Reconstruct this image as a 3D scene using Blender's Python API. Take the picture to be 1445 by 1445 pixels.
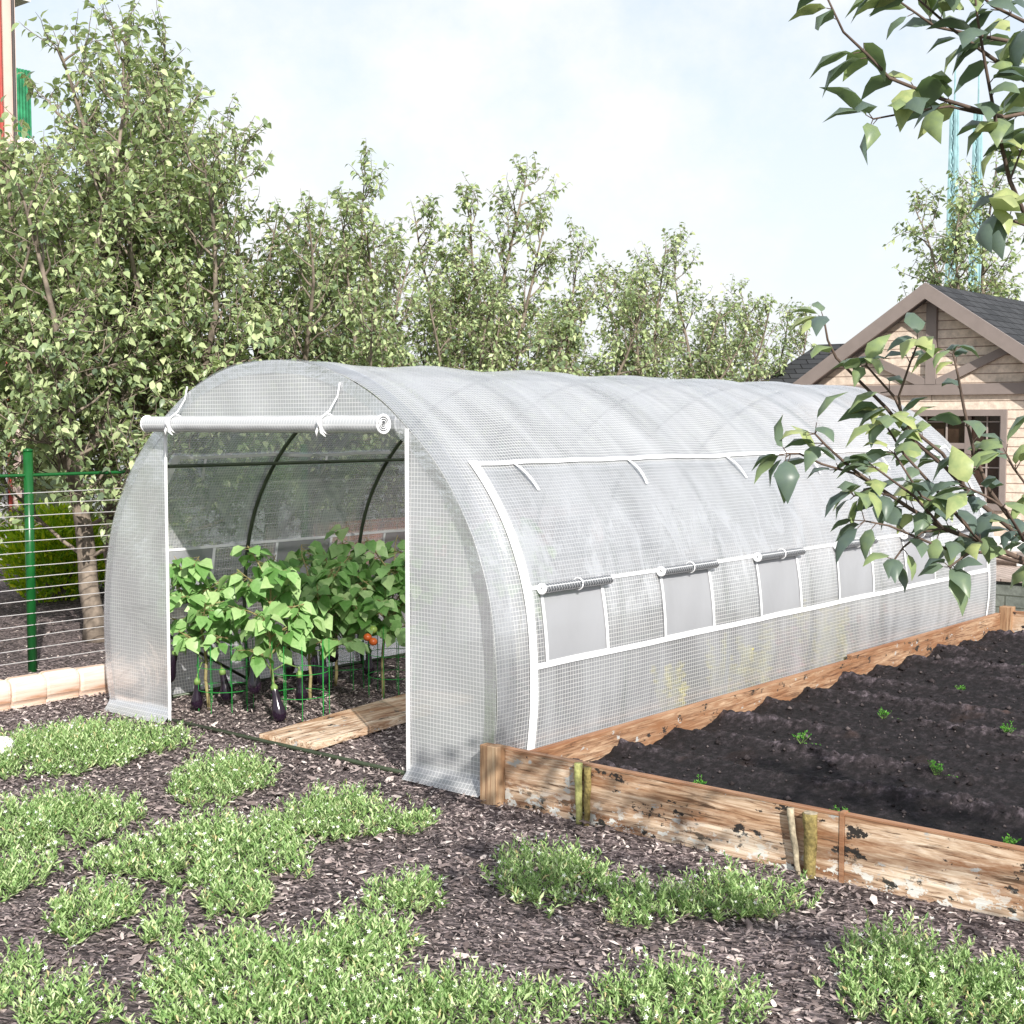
import bpy, math, random
import numpy as np
R = math.radians
PI = math.pi
for o in list(bpy.data.objects): bpy.data.objects.remove(o)
scene = bpy.context.scene
COL = scene.collection

# ------------------------------------------------------------------ camera
CAM = np.array([4.146, -4.760, 1.727])
PITCH, YAW, FPX = R(3.686), R(40.0), 1948.0
cd = bpy.data.cameras.new('camera'); cam = bpy.data.objects.new('camera', cd); COL.objects.link(cam)
cam.location = CAM; cam.rotation_euler = (R(90) - PITCH, 0, YAW)
cd.sensor_width = 36; cd.lens = FPX / 1445 * 36; cd.clip_end = 2000; cd.clip_start = 0.05
scene.camera = cam

# ------------------------------------------------------------------ sun and sky
SUN_DIR = np.array([-1.55, 1.0, -1.16]); SUN_DIR /= np.linalg.norm(SUN_DIR)
SUN_EL = math.asin(-SUN_DIR[2]); SUN_AZ = math.atan2(-SUN_DIR[0], -SUN_DIR[1])
sd = bpy.data.lights.new('sun', 'SUN'); sun = bpy.data.objects.new('sun', sd); COL.objects.link(sun)
sd.energy = 4.8; sd.angle = R(0.6); sd.color = (1.0, 0.955, 0.88)
from mathutils import Vector
sun.rotation_euler = Vector(SUN_DIR).to_track_quat('-Z', 'Y').to_euler(); sun.location = (8, -8, 9)
w = bpy.data.worlds.new('World'); scene.world = w; w.use_nodes = True
nt = w.node_tree; N = nt.nodes; L = nt.links
for n in list(N): N.remove(n)
out = N.new('ShaderNodeOutputWorld'); bg = N.new('ShaderNodeBackground'); sky = N.new('ShaderNodeTexSky')
sky.sky_type = 'NISHITA'; sky.sun_disc = False; sky.sun_elevation = SUN_EL; sky.sun_rotation = SUN_AZ
sky.air_density = 1.0; sky.dust_density = 1.5; sky.ozone_density = 1.5
bg.inputs[1].default_value = 0.15
tc = N.new('ShaderNodeTexCoord'); mp = N.new('ShaderNodeMapping'); mp.inputs['Scale'].default_value = (3.2, 3.2, 4.0)
nz = N.new('ShaderNodeTexNoise'); nz.inputs['Scale'].default_value = 1.6; nz.inputs['Detail'].default_value = 9; nz.inputs['Roughness'].default_value = .62
rp = N.new('ShaderNodeValToRGB'); rp.color_ramp.elements[0].position = .40; rp.color_ramp.elements[1].position = .66
rp.color_ramp.elements[0].color = (0, 0, 0, 1); rp.color_ramp.elements[1].color = (1, 1, 1, 1)
sep = N.new('ShaderNodeSeparateXYZ')
# the thin veil thickens towards the horizon and away from the north-west
mr = N.new('ShaderNodeMapRange'); mr.inputs[1].default_value = .0; mr.inputs[2].default_value = .42; mr.inputs[3].default_value = .97; mr.inputs[4].default_value = .52
mx = N.new('ShaderNodeMixRGB'); cl = N.new('ShaderNodeMixRGB'); cl.inputs[1].default_value = (4.36, 4.56, 4.70, 1); cl.inputs[2].default_value = (4.85, 4.93, 4.98, 1); L.new(rp.outputs[0], cl.inputs[0]); L.new(cl.outputs[0], mx.inputs[2])
ad = N.new('ShaderNodeMath'); ad.operation = 'MULTIPLY_ADD'; ad.inputs[1].default_value = .35; ad.use_clamp = True
L.new(tc.outputs['Generated'], mp.inputs[0]); L.new(mp.outputs[0], nz.inputs[0]); L.new(nz.outputs[0], rp.inputs[0])
L.new(tc.outputs['Generated'], sep.inputs[0]); L.new(sep.outputs[2], mr.inputs[0])
L.new(rp.outputs[0], ad.inputs[0]); L.new(mr.outputs[0], ad.inputs[2]); L.new(ad.outputs[0], mx.inputs[0])
L.new(sky.outputs[0], mx.inputs[1]); L.new(mx.outputs[0], bg.inputs[0]); L.new(bg.outputs[0], out.inputs[0])
scene.view_settings.view_transform = 'Standard'; scene.view_settings.look = 'None'
scene.view_settings.exposure = 0.52; scene.view_settings.gamma = 1
scene.cycles.max_bounces = 7; scene.cycles.transparent_max_bounces = 32
scene.cycles.diffuse_bounces = 3; scene.cycles.glossy_bounces = 2; scene.cycles.transmission_bounces = 4
scene.cycles.caustics_reflective = False; scene.cycles.caustics_refractive = False

# ------------------------------------------------------------------ pixel (of the 1445 px photo) -> world
_M = np.array([[math.cos(YAW), -math.sin(YAW), 0], [math.sin(YAW), math.cos(YAW), 0], [0, 0, 1]])
def ray(x, y):
    a = (x - 722.5) / FPX; b = -(y - 722.5) / FPX
    v = np.array([a, math.cos(PITCH) + b * math.sin(PITCH), -math.sin(PITCH) + b * math.cos(PITCH)])
    return _M @ v
def at(x, y, z=0.0):
    r = ray(x, y); return CAM + r * ((z - CAM[2]) / r[2])
def at_y(x, y, Y):
    r = ray(x, y); return CAM + r * ((Y - CAM[1]) / r[1])
def at_d(x, y, d):
    return CAM + ray(x, y) * d

# ------------------------------------------------------------------ mesh helpers (everything authored in world coordinates)
ORG = {}
def origin_of(o):
    return ORG.get(o.name, np.zeros(3))
def tag(o, label=None, cat=None, group=None, kind=None):
    if label: o['label'] = label
    if cat: o['category'] = cat
    if group: o['group'] = group
    if kind: o['kind'] = kind
    return o
def empty(name, loc, label, cat, group=None):
    o = bpy.data.objects.new(name, None); COL.objects.link(o); o.location = loc; o.empty_display_size = .1
    ORG[o.name] = np.array(loc, float); return tag(o, label, cat, group)
class MB:
    def __init__(s): s.v = []; s.f = []; s.uv = []; s.has_uv = False; s.n = 0
    def add(s, V, F, UV=None):
        b = s.n
        s.v.extend([tuple(map(float, p)) for p in V]); s.n += len(V)
        for f in F: s.f.append(tuple(i + b for i in f))
        if UV is not None:
            s.has_uv = True; s.uv.extend(UV)
        else: s.uv.extend([(0, 0)] * len(V))
        return s
    def box(s, lo, hi, rot=0, piv=None, uv=False):
        x0, y0, z0 = lo; x1, y1, z1 = hi
        V = np.array([(x0,y0,z0),(x1,y0,z0),(x1,y1,z0),(x0,y1,z0),(x0,y0,z1),(x1,y0,z1),(x1,y1,z1),(x0,y1,z1)], float)
        if rot:
            p = np.array(piv if piv is not None else V.mean(0)); c, q = math.cos(rot), math.sin(rot)
            d = V - p; V = np.stack([p[0] + d[:,0]*c - d[:,1]*q, p[1] + d[:,0]*q + d[:,1]*c, V[:,2]], 1)
        return s.add(V, [(0,3,2,1),(4,5,6,7),(0,1,5,4),(1,2,6,5),(2,3,7,6),(3,0,4,7)])
    def tube(s, pts, r, n=8, cap=True, uvs=None):
        pts = [np.array(p, float) for p in pts]; m = len(pts)
        rr = r if hasattr(r, '__len__') else [r] * m
        V = []; UV = []; up = None; acc = 0
        for i, p in enumerate(pts):
            t = pts[min(i+1, m-1)] - pts[max(i-1, 0)]; t /= (np.linalg.norm(t) + 1e-9)
            if up is None: up = np.array([0,0,1.]) if abs(t[2]) < .9 else np.array([1.,0,0])
            a = np.cross(t, up); a /= (np.linalg.norm(a) + 1e-9); b = np.cross(a, t); up = b
            if i: acc += np.linalg.norm(p - pts[i-1])
            for k in range(n):
                th = 2*PI*k/n; V.append(p + (a*math.cos(th) + b*math.sin(th)) * rr[i]); UV.append((acc, th*rr[i]))
        F = []
        for i in range(m-1):
            for k in range(n):
                F.append((i*n+k, i*n+(k+1)%n, (i+1)*n+(k+1)%n, (i+1)*n+k))
        if cap: F.append(tuple(range(n))[::-1]); F.append(tuple((m-1)*n+k for k in range(n)))
        return s.add(V, F, UV if uvs else None)
    def lathe(s, axis_pts, r, n=16): return s.tube(axis_pts, r, n)
    def build(s, name, mat, parent=None, smooth=False, org=None, bevel=0):
        return mk(name, np.array(s.v), s.f, mat, parent, smooth, org, s.uv if s.has_uv else None, bevel)
def mk(name, V, F, mat, parent=None, smooth=False, org=None, uv=None, bevel=0, attr=None):
    V = np.asarray(V, float).reshape(-1, 3)
    if parent is None:
        if org is None: org = (V[:,0].mean(), V[:,1].mean(), V[:,2].min())
        org = np.array(org, float)
    else: org = origin_of(parent)
    me = bpy.data.meshes.new(name)
    if isinstance(F, np.ndarray):
        k = F.shape[1]; me.vertices.add(len(V)); me.vertices.foreach_set('co', (V - org).ravel())
        me.loops.add(F.size); me.loops.foreach_set('vertex_index', F.ravel().astype(np.int32))
        me.polygons.add(len(F)); me.polygons.foreach_set('loop_start', np.arange(0, F.size, k, dtype=np.int32))
        me.update(calc_edges=True)
    else: me.from_pydata((V - org).tolist(), [], F); me.update()
    if attr is not None:
        a = me.attributes.new('rnd', 'FLOAT', 'FACE'); a.data.foreach_set('value', np.asarray(attr, np.float32))
    if uv is not None:
        ul = me.uv_layers.new(name='UVMap'); vi = np.zeros(len(me.loops), np.int32); me.loops.foreach_get('vertex_index', vi)
        ul.data.foreach_set('uv', np.asarray(uv, np.float32)[vi].ravel())
    if smooth: me.polygons.foreach_set('use_smooth', [True] * len(me.polygons))
    for m in (mat if isinstance(mat, (list, tuple)) else [mat]): me.materials.append(m)
    o = bpy.data.objects.new(name, me); COL.objects.link(o)
    if parent is None: o.location = org
    else: o.parent = parent
    ORG[o.name] = org
    if bevel:
        b = o.modifiers.new('bevel', 'BEVEL'); b.width = bevel; b.segments = 2; b.limit_method = 'ANGLE'
    return o
def rough_edges(V, amt, rng): return V + rng.normal(0, amt, V.shape)

# ------------------------------------------------------------------ materials
def mat(name):
    m = bpy.data.materials.new(name); m.use_nodes = True; t = m.node_tree
    for n in list(t.nodes): t.nodes.remove(n)
    o = t.nodes.new('ShaderNodeOutputMaterial'); return m, t, t.nodes, t.links, o
def ramp(N, stops):
    r = N.new('ShaderNodeValToRGB'); e = r.color_ramp.elements
    while len(e) < len(stops): e.new(.5)
    for i, (p, c) in enumerate(stops): e[i].position = p; e[i].color = tuple(c) + (1,) if len(c) == 3 else c
    return r
def plain(name, col, rough=.5, metal=0, var=.15, scale=20, bump=.0, spec=.4):
    m, t, N, L, o = mat(name); p = N.new('ShaderNodeBsdfPrincipled'); p.inputs['Roughness'].default_value = rough
    p.inputs['Metallic'].default_value = metal; p.inputs['Specular IOR Level'].default_value = spec
    tc = N.new('ShaderNodeTexCoord'); nz = N.new('ShaderNodeTexNoise'); nz.inputs['Scale'].default_value = scale; nz.inputs['Detail'].default_value = 6
    r = ramp(N, [(.3, [c*(1-var) for c in col]), (.7, [min(1, c*(1+var)) for c in col])])
    L.new(tc.outputs['Object'], nz.inputs[0]); L.new(nz.outputs[0], r.inputs[0]); L.new(r.outputs[0], p.inputs['Base Color'])
    if bump:
        b = N.new('ShaderNodeBump'); b.inputs['Strength'].default_value = bump; b.inputs['Distance'].default_value = .01
        L.new(nz.outputs[0], b.inputs['Height']); L.new(b.outputs[0], p.inputs['Normal'])
    L.new(p.outputs[0], o.inputs[0]); return m
def leafmat(name, stops, trans=.35, rough=.42, tcol=(.35,.45,.06), spec=.35):
    m, t, N, L, o = mat(name); at_ = N.new('ShaderNodeAttribute'); at_.attribute_name = 'rnd'
    tcl = N.new('ShaderNodeTexCoord'); nl_ = N.new('ShaderNodeTexNoise'); nl_.inputs['Scale'].default_value = 55; nl_.inputs['Detail'].default_value = 4; L.new(tcl.outputs['Object'], nl_.inputs[0])
    vv = N.new('ShaderNodeMath'); vv.operation = 'MULTIPLY_ADD'; vv.inputs[1].default_value = .5; sub_ = N.new('ShaderNodeMath'); sub_.operation = 'SUBTRACT'; sub_.inputs[1].default_value = .25
    L.new(nl_.outputs[0], vv.inputs[0]); L.new(at_.outputs['Fac'], sub_.inputs[0]); L.new(sub_.outputs[0], vv.inputs[2])
    r = ramp(N, stops); L.new(vv.outputs[0], r.inputs[0])
    p = N.new('ShaderNodeBsdfPrincipled'); p.inputs['Roughness'].default_value = rough; p.inputs['Specular IOR Level'].default_value = spec
    L.new(r.outputs[0], p.inputs['Base Color'])
    tr = N.new('ShaderNodeBsdfTranslucent'); mm = N.new('ShaderNodeMixRGB'); mm.blend_type = 'MIX'; mm.inputs[0].default_value = .5
    mm.inputs[2].default_value = tcol + (1,); L.new(r.outputs[0], mm.inputs[1]); L.new(mm.outputs[0], tr.inputs[0])
    mx = N.new('ShaderNodeMixShader'); mx.inputs[0].default_value = trans
    L.new(p.outputs[0], mx.inputs[1]); L.new(tr.outputs[0], mx.inputs[2]); L.new(mx.outputs[0], o.inputs[0]); return m
def woodmat(name, axis, base, dark, light, marks=True, scale=1.0, low=True):
    """sawn, weathered board; grain stretched along one object axis, knots and lichen"""
    m, t, N, L, o = mat(name); p = N.new('ShaderNodeBsdfPrincipled'); p.inputs['Roughness'].default_value = .75
    tc = N.new('ShaderNodeTexCoord'); sc = [60*scale]*3; sc[axis] = 3.5*scale
    mp = N.new('ShaderNodeMapping'); mp.inputs['Scale'].default_value = sc
    n1 = N.new('ShaderNodeTexNoise'); n1.inputs['Scale'].default_value = 1; n1.inputs['Detail'].default_value = 9; n1.inputs['Roughness'].default_value = .65; n1.inputs['Distortion'].default_value = 1.1
    L.new(tc.outputs['Object'], mp.inputs[0]); L.new(mp.outputs[0], n1.inputs[0])
    r1 = ramp(N, [(.34, dark), (.47, base), (.64, light)]); L.new(n1.outputs[0], r1.inputs[0])
    sc2 = [9*scale]*3; sc2[axis] = 1.6*scale
    mp2 = N.new('ShaderNodeMapping'); mp2.inputs['Scale'].default_value = sc2
    n2 = N.new('ShaderNodeTexNoise'); n2.inputs['Scale'].default_value = 1; n2.inputs['Detail'].default_value = 5
    L.new(tc.outputs['Object'], mp2.inputs[0]); L.new(mp2.outputs[0], n2.inputs[0])
    r2 = ramp(N, [(.35, (.62,.45,.33)), (.62, (1,1,1))]); L.new(n2.outputs[0], r2.inputs[0])
    mm = N.new('ShaderNodeMixRGB'); mm.blend_type = 'MULTIPLY'; mm.inputs[0].default_value = .85
    L.new(r1.outputs[0], mm.inputs[1]); L.new(r2.outputs[0], mm.inputs[2]); col = mm.outputs[0]
    if marks:
        def blot(scl, ax_scl, seed, lo, hi, color, col, det=9, rgh=.68):
            sc3 = [scl]*3; sc3[axis] = ax_scl; m3 = N.new('ShaderNodeMapping'); m3.inputs['Scale'].default_value = sc3; m3.inputs['Location'].default_value = (seed, seed*.7, seed*1.3)
            n3 = N.new('ShaderNodeTexNoise'); n3.inputs['Scale'].default_value = 1; n3.inputs['Detail'].default_value = det; n3.inputs['Roughness'].default_value = rgh
            L.new(tc.outputs['Object'], m3.inputs[0]); L.new(m3.outputs[0], n3.inputs[0]); k = ramp(N, [(lo, (0,0,0)), (hi, (1,1,1))]); L.new(n3.outputs[0], k.inputs[0])
            x = N.new('ShaderNodeMixRGB'); L.new(k.outputs[0], x.inputs[0]); L.new(col, x.inputs[1]); x.inputs[2].default_value = color + (1,); return x.outputs[0]
        col = blot(16, 3.2, 3.1, .46, .66, (.24,.11,.05), col, 6); col = blot(60, 4, 43.1, .56, .64, (.10,.055,.03), col, 8)
        col = blot(13, 7, 11.7, .615, .63, (.40,.40,.39), col)
        col = blot(14, 8, 5.3, .610, .622, (.022,.018,.016), col)
        sz = N.new('ShaderNodeSeparateXYZ')
        if low: L.new(tc.outputs['Object'], sz.inputs[0])
        else: sz.inputs[0].default_value = (1, 1, 1)
        lowr = N.new('ShaderNodeMapRange'); lowr.inputs[1].default_value = .03; lowr.inputs[2].default_value = .11; lowr.inputs[3].default_value = 1; lowr.inputs[4].default_value = 0; L.new(sz.outputs[2], lowr.inputs[0])
        base_ = col; wl = blot(22, 13, 21.3, .53, .55, (.68,.68,.64), col); bl = blot(16, 9, 31.3, .57, .58, (.03,.03,.025), wl)
        xx = N.new('ShaderNodeMixRGB'); L.new(lowr.outputs[0], xx.inputs[0]); L.new(base_, xx.inputs[1]); L.new(bl, xx.inputs[2]); col = xx.outputs[0]
    L.new(col, p.inputs['Base Color'])
    b = N.new('ShaderNodeBump'); b.inputs['Strength'].default_value = .6; b.inputs['Distance'].default_value = .004
    L.new(n1.outputs[0], b.inputs['Height']); L.new(b.outputs[0], p.inputs['Normal']); L.new(p.outputs[0], o.inputs[0]); return m
BOARD = dict(base=(.60,.45,.32), dark=(.20,.115,.07), light=(.84,.74,.61))
M = {}
for i, a in enumerate('xyz'): M['board_'+a] = woodmat('weathered_board_'+a, i, **BOARD)
M['board_back'] = woodmat('shaded_board_y', 1, (.33,.20,.12), (.12,.06,.035), (.52,.37,.25), low=False)  # darker, browner board colour with the shade on this side painted in
M['plank'] = woodmat('plank_board', 1, low=False, **BOARD)
M['post'] = woodmat('post_wood', 2, (.38,.24,.14), (.17,.10,.06), (.52,.38,.25), False, .7)
M['rim'] = woodmat('rim_wood', 0, (.36,.20,.115), (.26,.14,.08), (.44,.27,.17), False)
M['rim_y'] = woodmat('rim_wood_y', 1, (.36,.20,.115), (.26,.14,.08), (.44,.27,.17), False)
M['log'] = woodmat('pale_log', 1, (.74,.62,.54), (.50,.30,.2), (.82,.76,.72), False, .35)
M['stake'] = plain('mossy_stake', (.21,.165,.06), .9, var=.45, scale=70, bump=.6)
M['stake_pale'] = plain('pale_stake', (.42,.42,.16), .9, var=.3, scale=60, bump=.3)
M['stake_grey'] = plain('grey_stake', (.34,.29,.21), .9, var=.4, scale=60, bump=.4)
M['white_tape'] = plain('white_tape', (.82,.83,.85), .45, var=.03, scale=30)
M['tube'] = plain('green_steel_tube', (.045,.06,.035), .35, .2, var=.2)
M['fence_green'] = plain('green_paint', (.007,.085,.018), .3, var=.15, scale=12)
M['wire'] = plain('galvanised_wire', (.62,.6,.6), .35, .3, var=.1)
M['cage'] = plain('green_cage_wire', (.02,.22,.04), .4, var=.1)
M['egg'] = plain('aubergine_skin', (.012,.006,.014), .16, var=.3, scale=8, spec=.6)
M['calyx'] = plain('calyx', (.16,.26,.07), .6, var=.2)
M['tomato'] = plain('tomato_skin', (.55,.12,.03), .25, var=.2, scale=10)
M['green_tomato'] = plain('green_tomato_skin', (.30,.42,.10), .25, var=.15)
M['stem'] = plain('plant_stem', (.26,.22,.10), .7, var=.2, scale=40)
M['bark'] = plain('tree_bark', (.19,.155,.125), .9, var=.55, scale=14, bump=.8)
M['twig'] = plain('twig_bark', (.10,.07,.055), .8, var=.35, scale=30, bump=.3)
M['leaf'] = leafmat('tree_leaf', [(0, (.13,.18,.135)), (.40, (.31,.41,.20)), (1, (.74,.82,.46))], .42, .34, (.42,.5,.12))
M['leaf_near'] = leafmat('near_leaf', [(0, (.10,.14,.135)), (.5, (.16,.22,.15)), (.8, (.28,.36,.16)), (1, (.45,.50,.22))], .30, .34, (.22,.36,.06), .3)
M['egg_leaf'] = leafmat('aubergine_leaf', [(0, (.11,.25,.06)), (.5, (.26,.45,.16)), (1, (.48,.64,.30))], .34, .4, (.2,.5,.06))
M['grass'] = leafmat('cover_leaf', [(0, (.07,.17,.045)), (.5, (.29,.45,.16)), (.88, (.64,.76,.42)), (1, (.6,.5,.26))], .32, .45, (.35,.5,.12))
M['petal'] = plain('white_petal', (.86,.87,.82), .6, var=.04)
M['hedge'] = leafmat('hedge_leaf', [(0, (.06,.24,.01)), (.5, (.32,.55,.02)), (1, (.80,.85,.04))], .35, .5, (.5,.6,.02))
M['yellow'] = leafmat('yellow_bloom', [(0, (.3,.36,.03)), (.3, (.80,.70,.04)), (1, (.98,.86,.05))], .3, .5, (.7,.6,.05))
M['pink'] = leafmat('pink_bloom', [(0, (.2,.25,.06)), (.4, (.5,.16,.2)), (1, (.75,.25,.3))], .3, .5, (.6,.2,.2))
M['sprout'] = leafmat('sprout_leaf', [(0, (.04,.18,.02)), (1, (.14,.38,.05))], .3, .5, (.2,.5,.05))
M['trim'] = plain('brown_trim', (.235,.195,.18), .6, var=.06, scale=10)
M['dark_trim'] = plain('dark_trim', (.06,.05,.05), .6, var=.1, scale=10)
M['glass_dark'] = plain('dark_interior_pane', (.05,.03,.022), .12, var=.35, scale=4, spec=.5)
M['muntin'] = plain('muntin', (.33,.28,.26), .5, var=.05)
M['white_stone'] = plain('white_stone', (.78,.77,.76), .8, var=.12, scale=18, bump=.6)
M['mesh'] = None

def filmmat(name, a_film, a_grid, cell=.021, line=.17, grey=(.80,.82,.85), grid=True, streak=.25, gloss=.10, dark=None, slant=False):
    """woven polyethylene: clear milky film with a white reinforcing grid laid out in UV metres"""
    m, t, N, L, o = mat(name); uv = N.new('ShaderNodeUVMap')
    s = N.new('ShaderNodeSeparateXYZ'); L.new(uv.outputs[0], s.inputs[0])
    def lines(sock):
        d = N.new('ShaderNodeMath'); d.operation = 'DIVIDE'; d.inputs[1].default_value = cell; L.new(sock, d.inputs[0])
        fr = N.new('ShaderNodeMath'); fr.operation = 'FRACT'; L.new(d.outputs[0], fr.inputs[0])
        lt = N.new('ShaderNodeMath'); lt.operation = 'LESS_THAN'; lt.inputs[1].default_value = line; L.new(fr.outputs[0], lt.inputs[0]); return lt.outputs[0]
    mxx = N.new('ShaderNodeMath'); mxx.operation = 'MAXIMUM'; L.new(lines(s.outputs[0]), mxx.inputs[0]); L.new(lines(s.outputs[1]), mxx.inputs[1])
    tc = N.new('ShaderNodeTexCoord')
    n1 = N.new('ShaderNodeTexNoise'); n1.inputs['Scale'].default_value = 2.1; n1.inputs['Detail'].default_value = 7; n1.inputs['Roughness'].default_value = .62; n1.inputs['Distortion'].default_value = .9
    mp = N.new('ShaderNodeMapping'); mp.inputs['Scale'].default_value = (1, 1.5, .8); mp.inputs['Rotation'].default_value = (.5, .3, .2)
    if slant:   # fold shading painted into the sheet's opacity as soft streaks slanting over the hoops
        mp.inputs['Scale'].default_value = (.55, 2.6, 1); mp.inputs['Rotation'].default_value = (0, 0, .42); n1.inputs['Scale'].default_value = 1.5; n1.inputs['Distortion'].default_value = .5
        L.new(uv.outputs[0], mp.inputs[0]); L.new(mp.outputs[0], n1.inputs[0])
    else: L.new(tc.outputs['Object'], mp.inputs[0]); L.new(mp.outputs[0], n1.inputs[0])
    mr = N.new('ShaderNodeMapRange'); mr.inputs[1].default_value = .38; mr.inputs[2].default_value = .68
    mr.inputs[3].default_value = a_film - streak*.4; mr.inputs[4].default_value = a_film + streak*.6; L.new(n1.outputs[0], mr.inputs[0])
    alpha_ = mr.outputs[0]
    if slant:   # bright splashy reflections painted into the opacity above the windows
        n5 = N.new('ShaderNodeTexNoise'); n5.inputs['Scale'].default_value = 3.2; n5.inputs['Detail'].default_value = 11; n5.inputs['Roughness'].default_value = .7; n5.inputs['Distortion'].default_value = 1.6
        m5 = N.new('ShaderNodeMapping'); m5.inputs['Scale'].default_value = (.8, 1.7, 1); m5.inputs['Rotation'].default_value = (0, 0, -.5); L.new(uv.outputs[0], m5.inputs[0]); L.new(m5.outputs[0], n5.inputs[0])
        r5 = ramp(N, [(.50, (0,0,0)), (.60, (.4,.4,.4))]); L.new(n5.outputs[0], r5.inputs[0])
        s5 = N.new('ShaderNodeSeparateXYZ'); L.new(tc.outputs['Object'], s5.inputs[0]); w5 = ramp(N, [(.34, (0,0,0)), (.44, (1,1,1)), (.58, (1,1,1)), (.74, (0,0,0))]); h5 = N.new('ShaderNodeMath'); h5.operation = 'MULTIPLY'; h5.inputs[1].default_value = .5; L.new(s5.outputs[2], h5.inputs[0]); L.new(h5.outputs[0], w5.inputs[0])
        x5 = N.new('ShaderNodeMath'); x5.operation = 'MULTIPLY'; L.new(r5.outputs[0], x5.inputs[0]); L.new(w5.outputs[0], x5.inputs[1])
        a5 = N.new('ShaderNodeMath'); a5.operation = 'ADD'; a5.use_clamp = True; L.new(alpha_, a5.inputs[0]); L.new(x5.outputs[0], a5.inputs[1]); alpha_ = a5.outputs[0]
    am = N.new('ShaderNodeMix'); am.data_type = 'FLOAT'
    if grid: L.new(mxx.outputs[0], am.inputs[0])
    else: am.inputs[0].default_value = 0
    L.new(alpha_, am.inputs[2]); am.inputs[3].default_value = a_grid
    cm = N.new('ShaderNodeMixRGB'); cm.inputs[1].default_value = (dark or grey) + (1,); cm.inputs[2].default_value = (.93,.94,.95,1)
    if grid: L.new(mxx.outputs[0], cm.inputs[0])
    else: cm.inputs[0].default_value = 0
    df = N.new('ShaderNodeBsdfDiffuse'); tl = N.new('ShaderNodeBsdfTranslucent'); L.new(cm.outputs[0], df.inputs[0]); L.new(cm.outputs[0], tl.inputs[0])
    m1 = N.new('ShaderNodeMixShader'); m1.inputs[0].default_value = .42; L.new(df.outputs[0], m1.inputs[1]); L.new(tl.outputs[0], m1.inputs[2])
    tp = N.new('ShaderNodeBsdfTransparent'); tp.inputs[0].default_value = (.97,.975,.98,1)
    m2 = N.new('ShaderNodeMixShader'); L.new(am.outputs[0], m2.inputs[0]); L.new(tp.outputs[0], m2.inputs[1]); L.new(m1.outputs[0], m2.inputs[2])
    gl = N.new('ShaderNodeBsdfGlossy'); gl.inputs['Roughness'].default_value = .22; gl.inputs[0].default_value = (.95,.96,1,1)
    b = N.new('ShaderNodeBump'); b.inputs['Strength'].default_value = .5; b.inputs['Distance'].default_value = .03; L.new(n1.outputs[0], b.inputs['Height']); L.new(b.outputs[0], gl.inputs['Normal'])
    fr = N.new('ShaderNodeLayerWeight'); fr.inputs[0].default_value = .35
    fm = N.new('ShaderNodeMath'); fm.operation = 'MULTIPLY_ADD'; fm.inputs[1].default_value = .35; fm.inputs[2].default_value = gloss*.5; L.new(fr.outputs['Fresnel'], fm.inputs[0])
    m3 = N.new('ShaderNodeMixShader'); L.new(fm.outputs[0], m3.inputs[0]); L.new(m2.outputs[0], m3.inputs[1]); L.new(gl.outputs[0], m3.inputs[2])
    L.new(m3.outputs[0], o.inputs[0]); return m
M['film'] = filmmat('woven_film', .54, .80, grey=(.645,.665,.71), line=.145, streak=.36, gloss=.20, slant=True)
M['film_end'] = filmmat('woven_film_end', .70, .88, streak=.14, grey=(.68,.70,.73), line=.15)
M['film_low'] = filmmat('woven_film_low', .14, .5, streak=.34, grey=(.72,.74,.78), grid=False)
M['film_roll'] = filmmat('rolled_film', .97, 1.0, streak=0, grey=(.70,.72,.74))
M['film_blind'] = filmmat('rolled_blind', .97, 1.0, streak=0, grey=(.16,.17,.19), line=.14)
M['net'] = filmmat('insect_net', .80, .9, grid=False, streak=.06, grey=(.56,.57,.605), gloss=.02)

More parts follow.
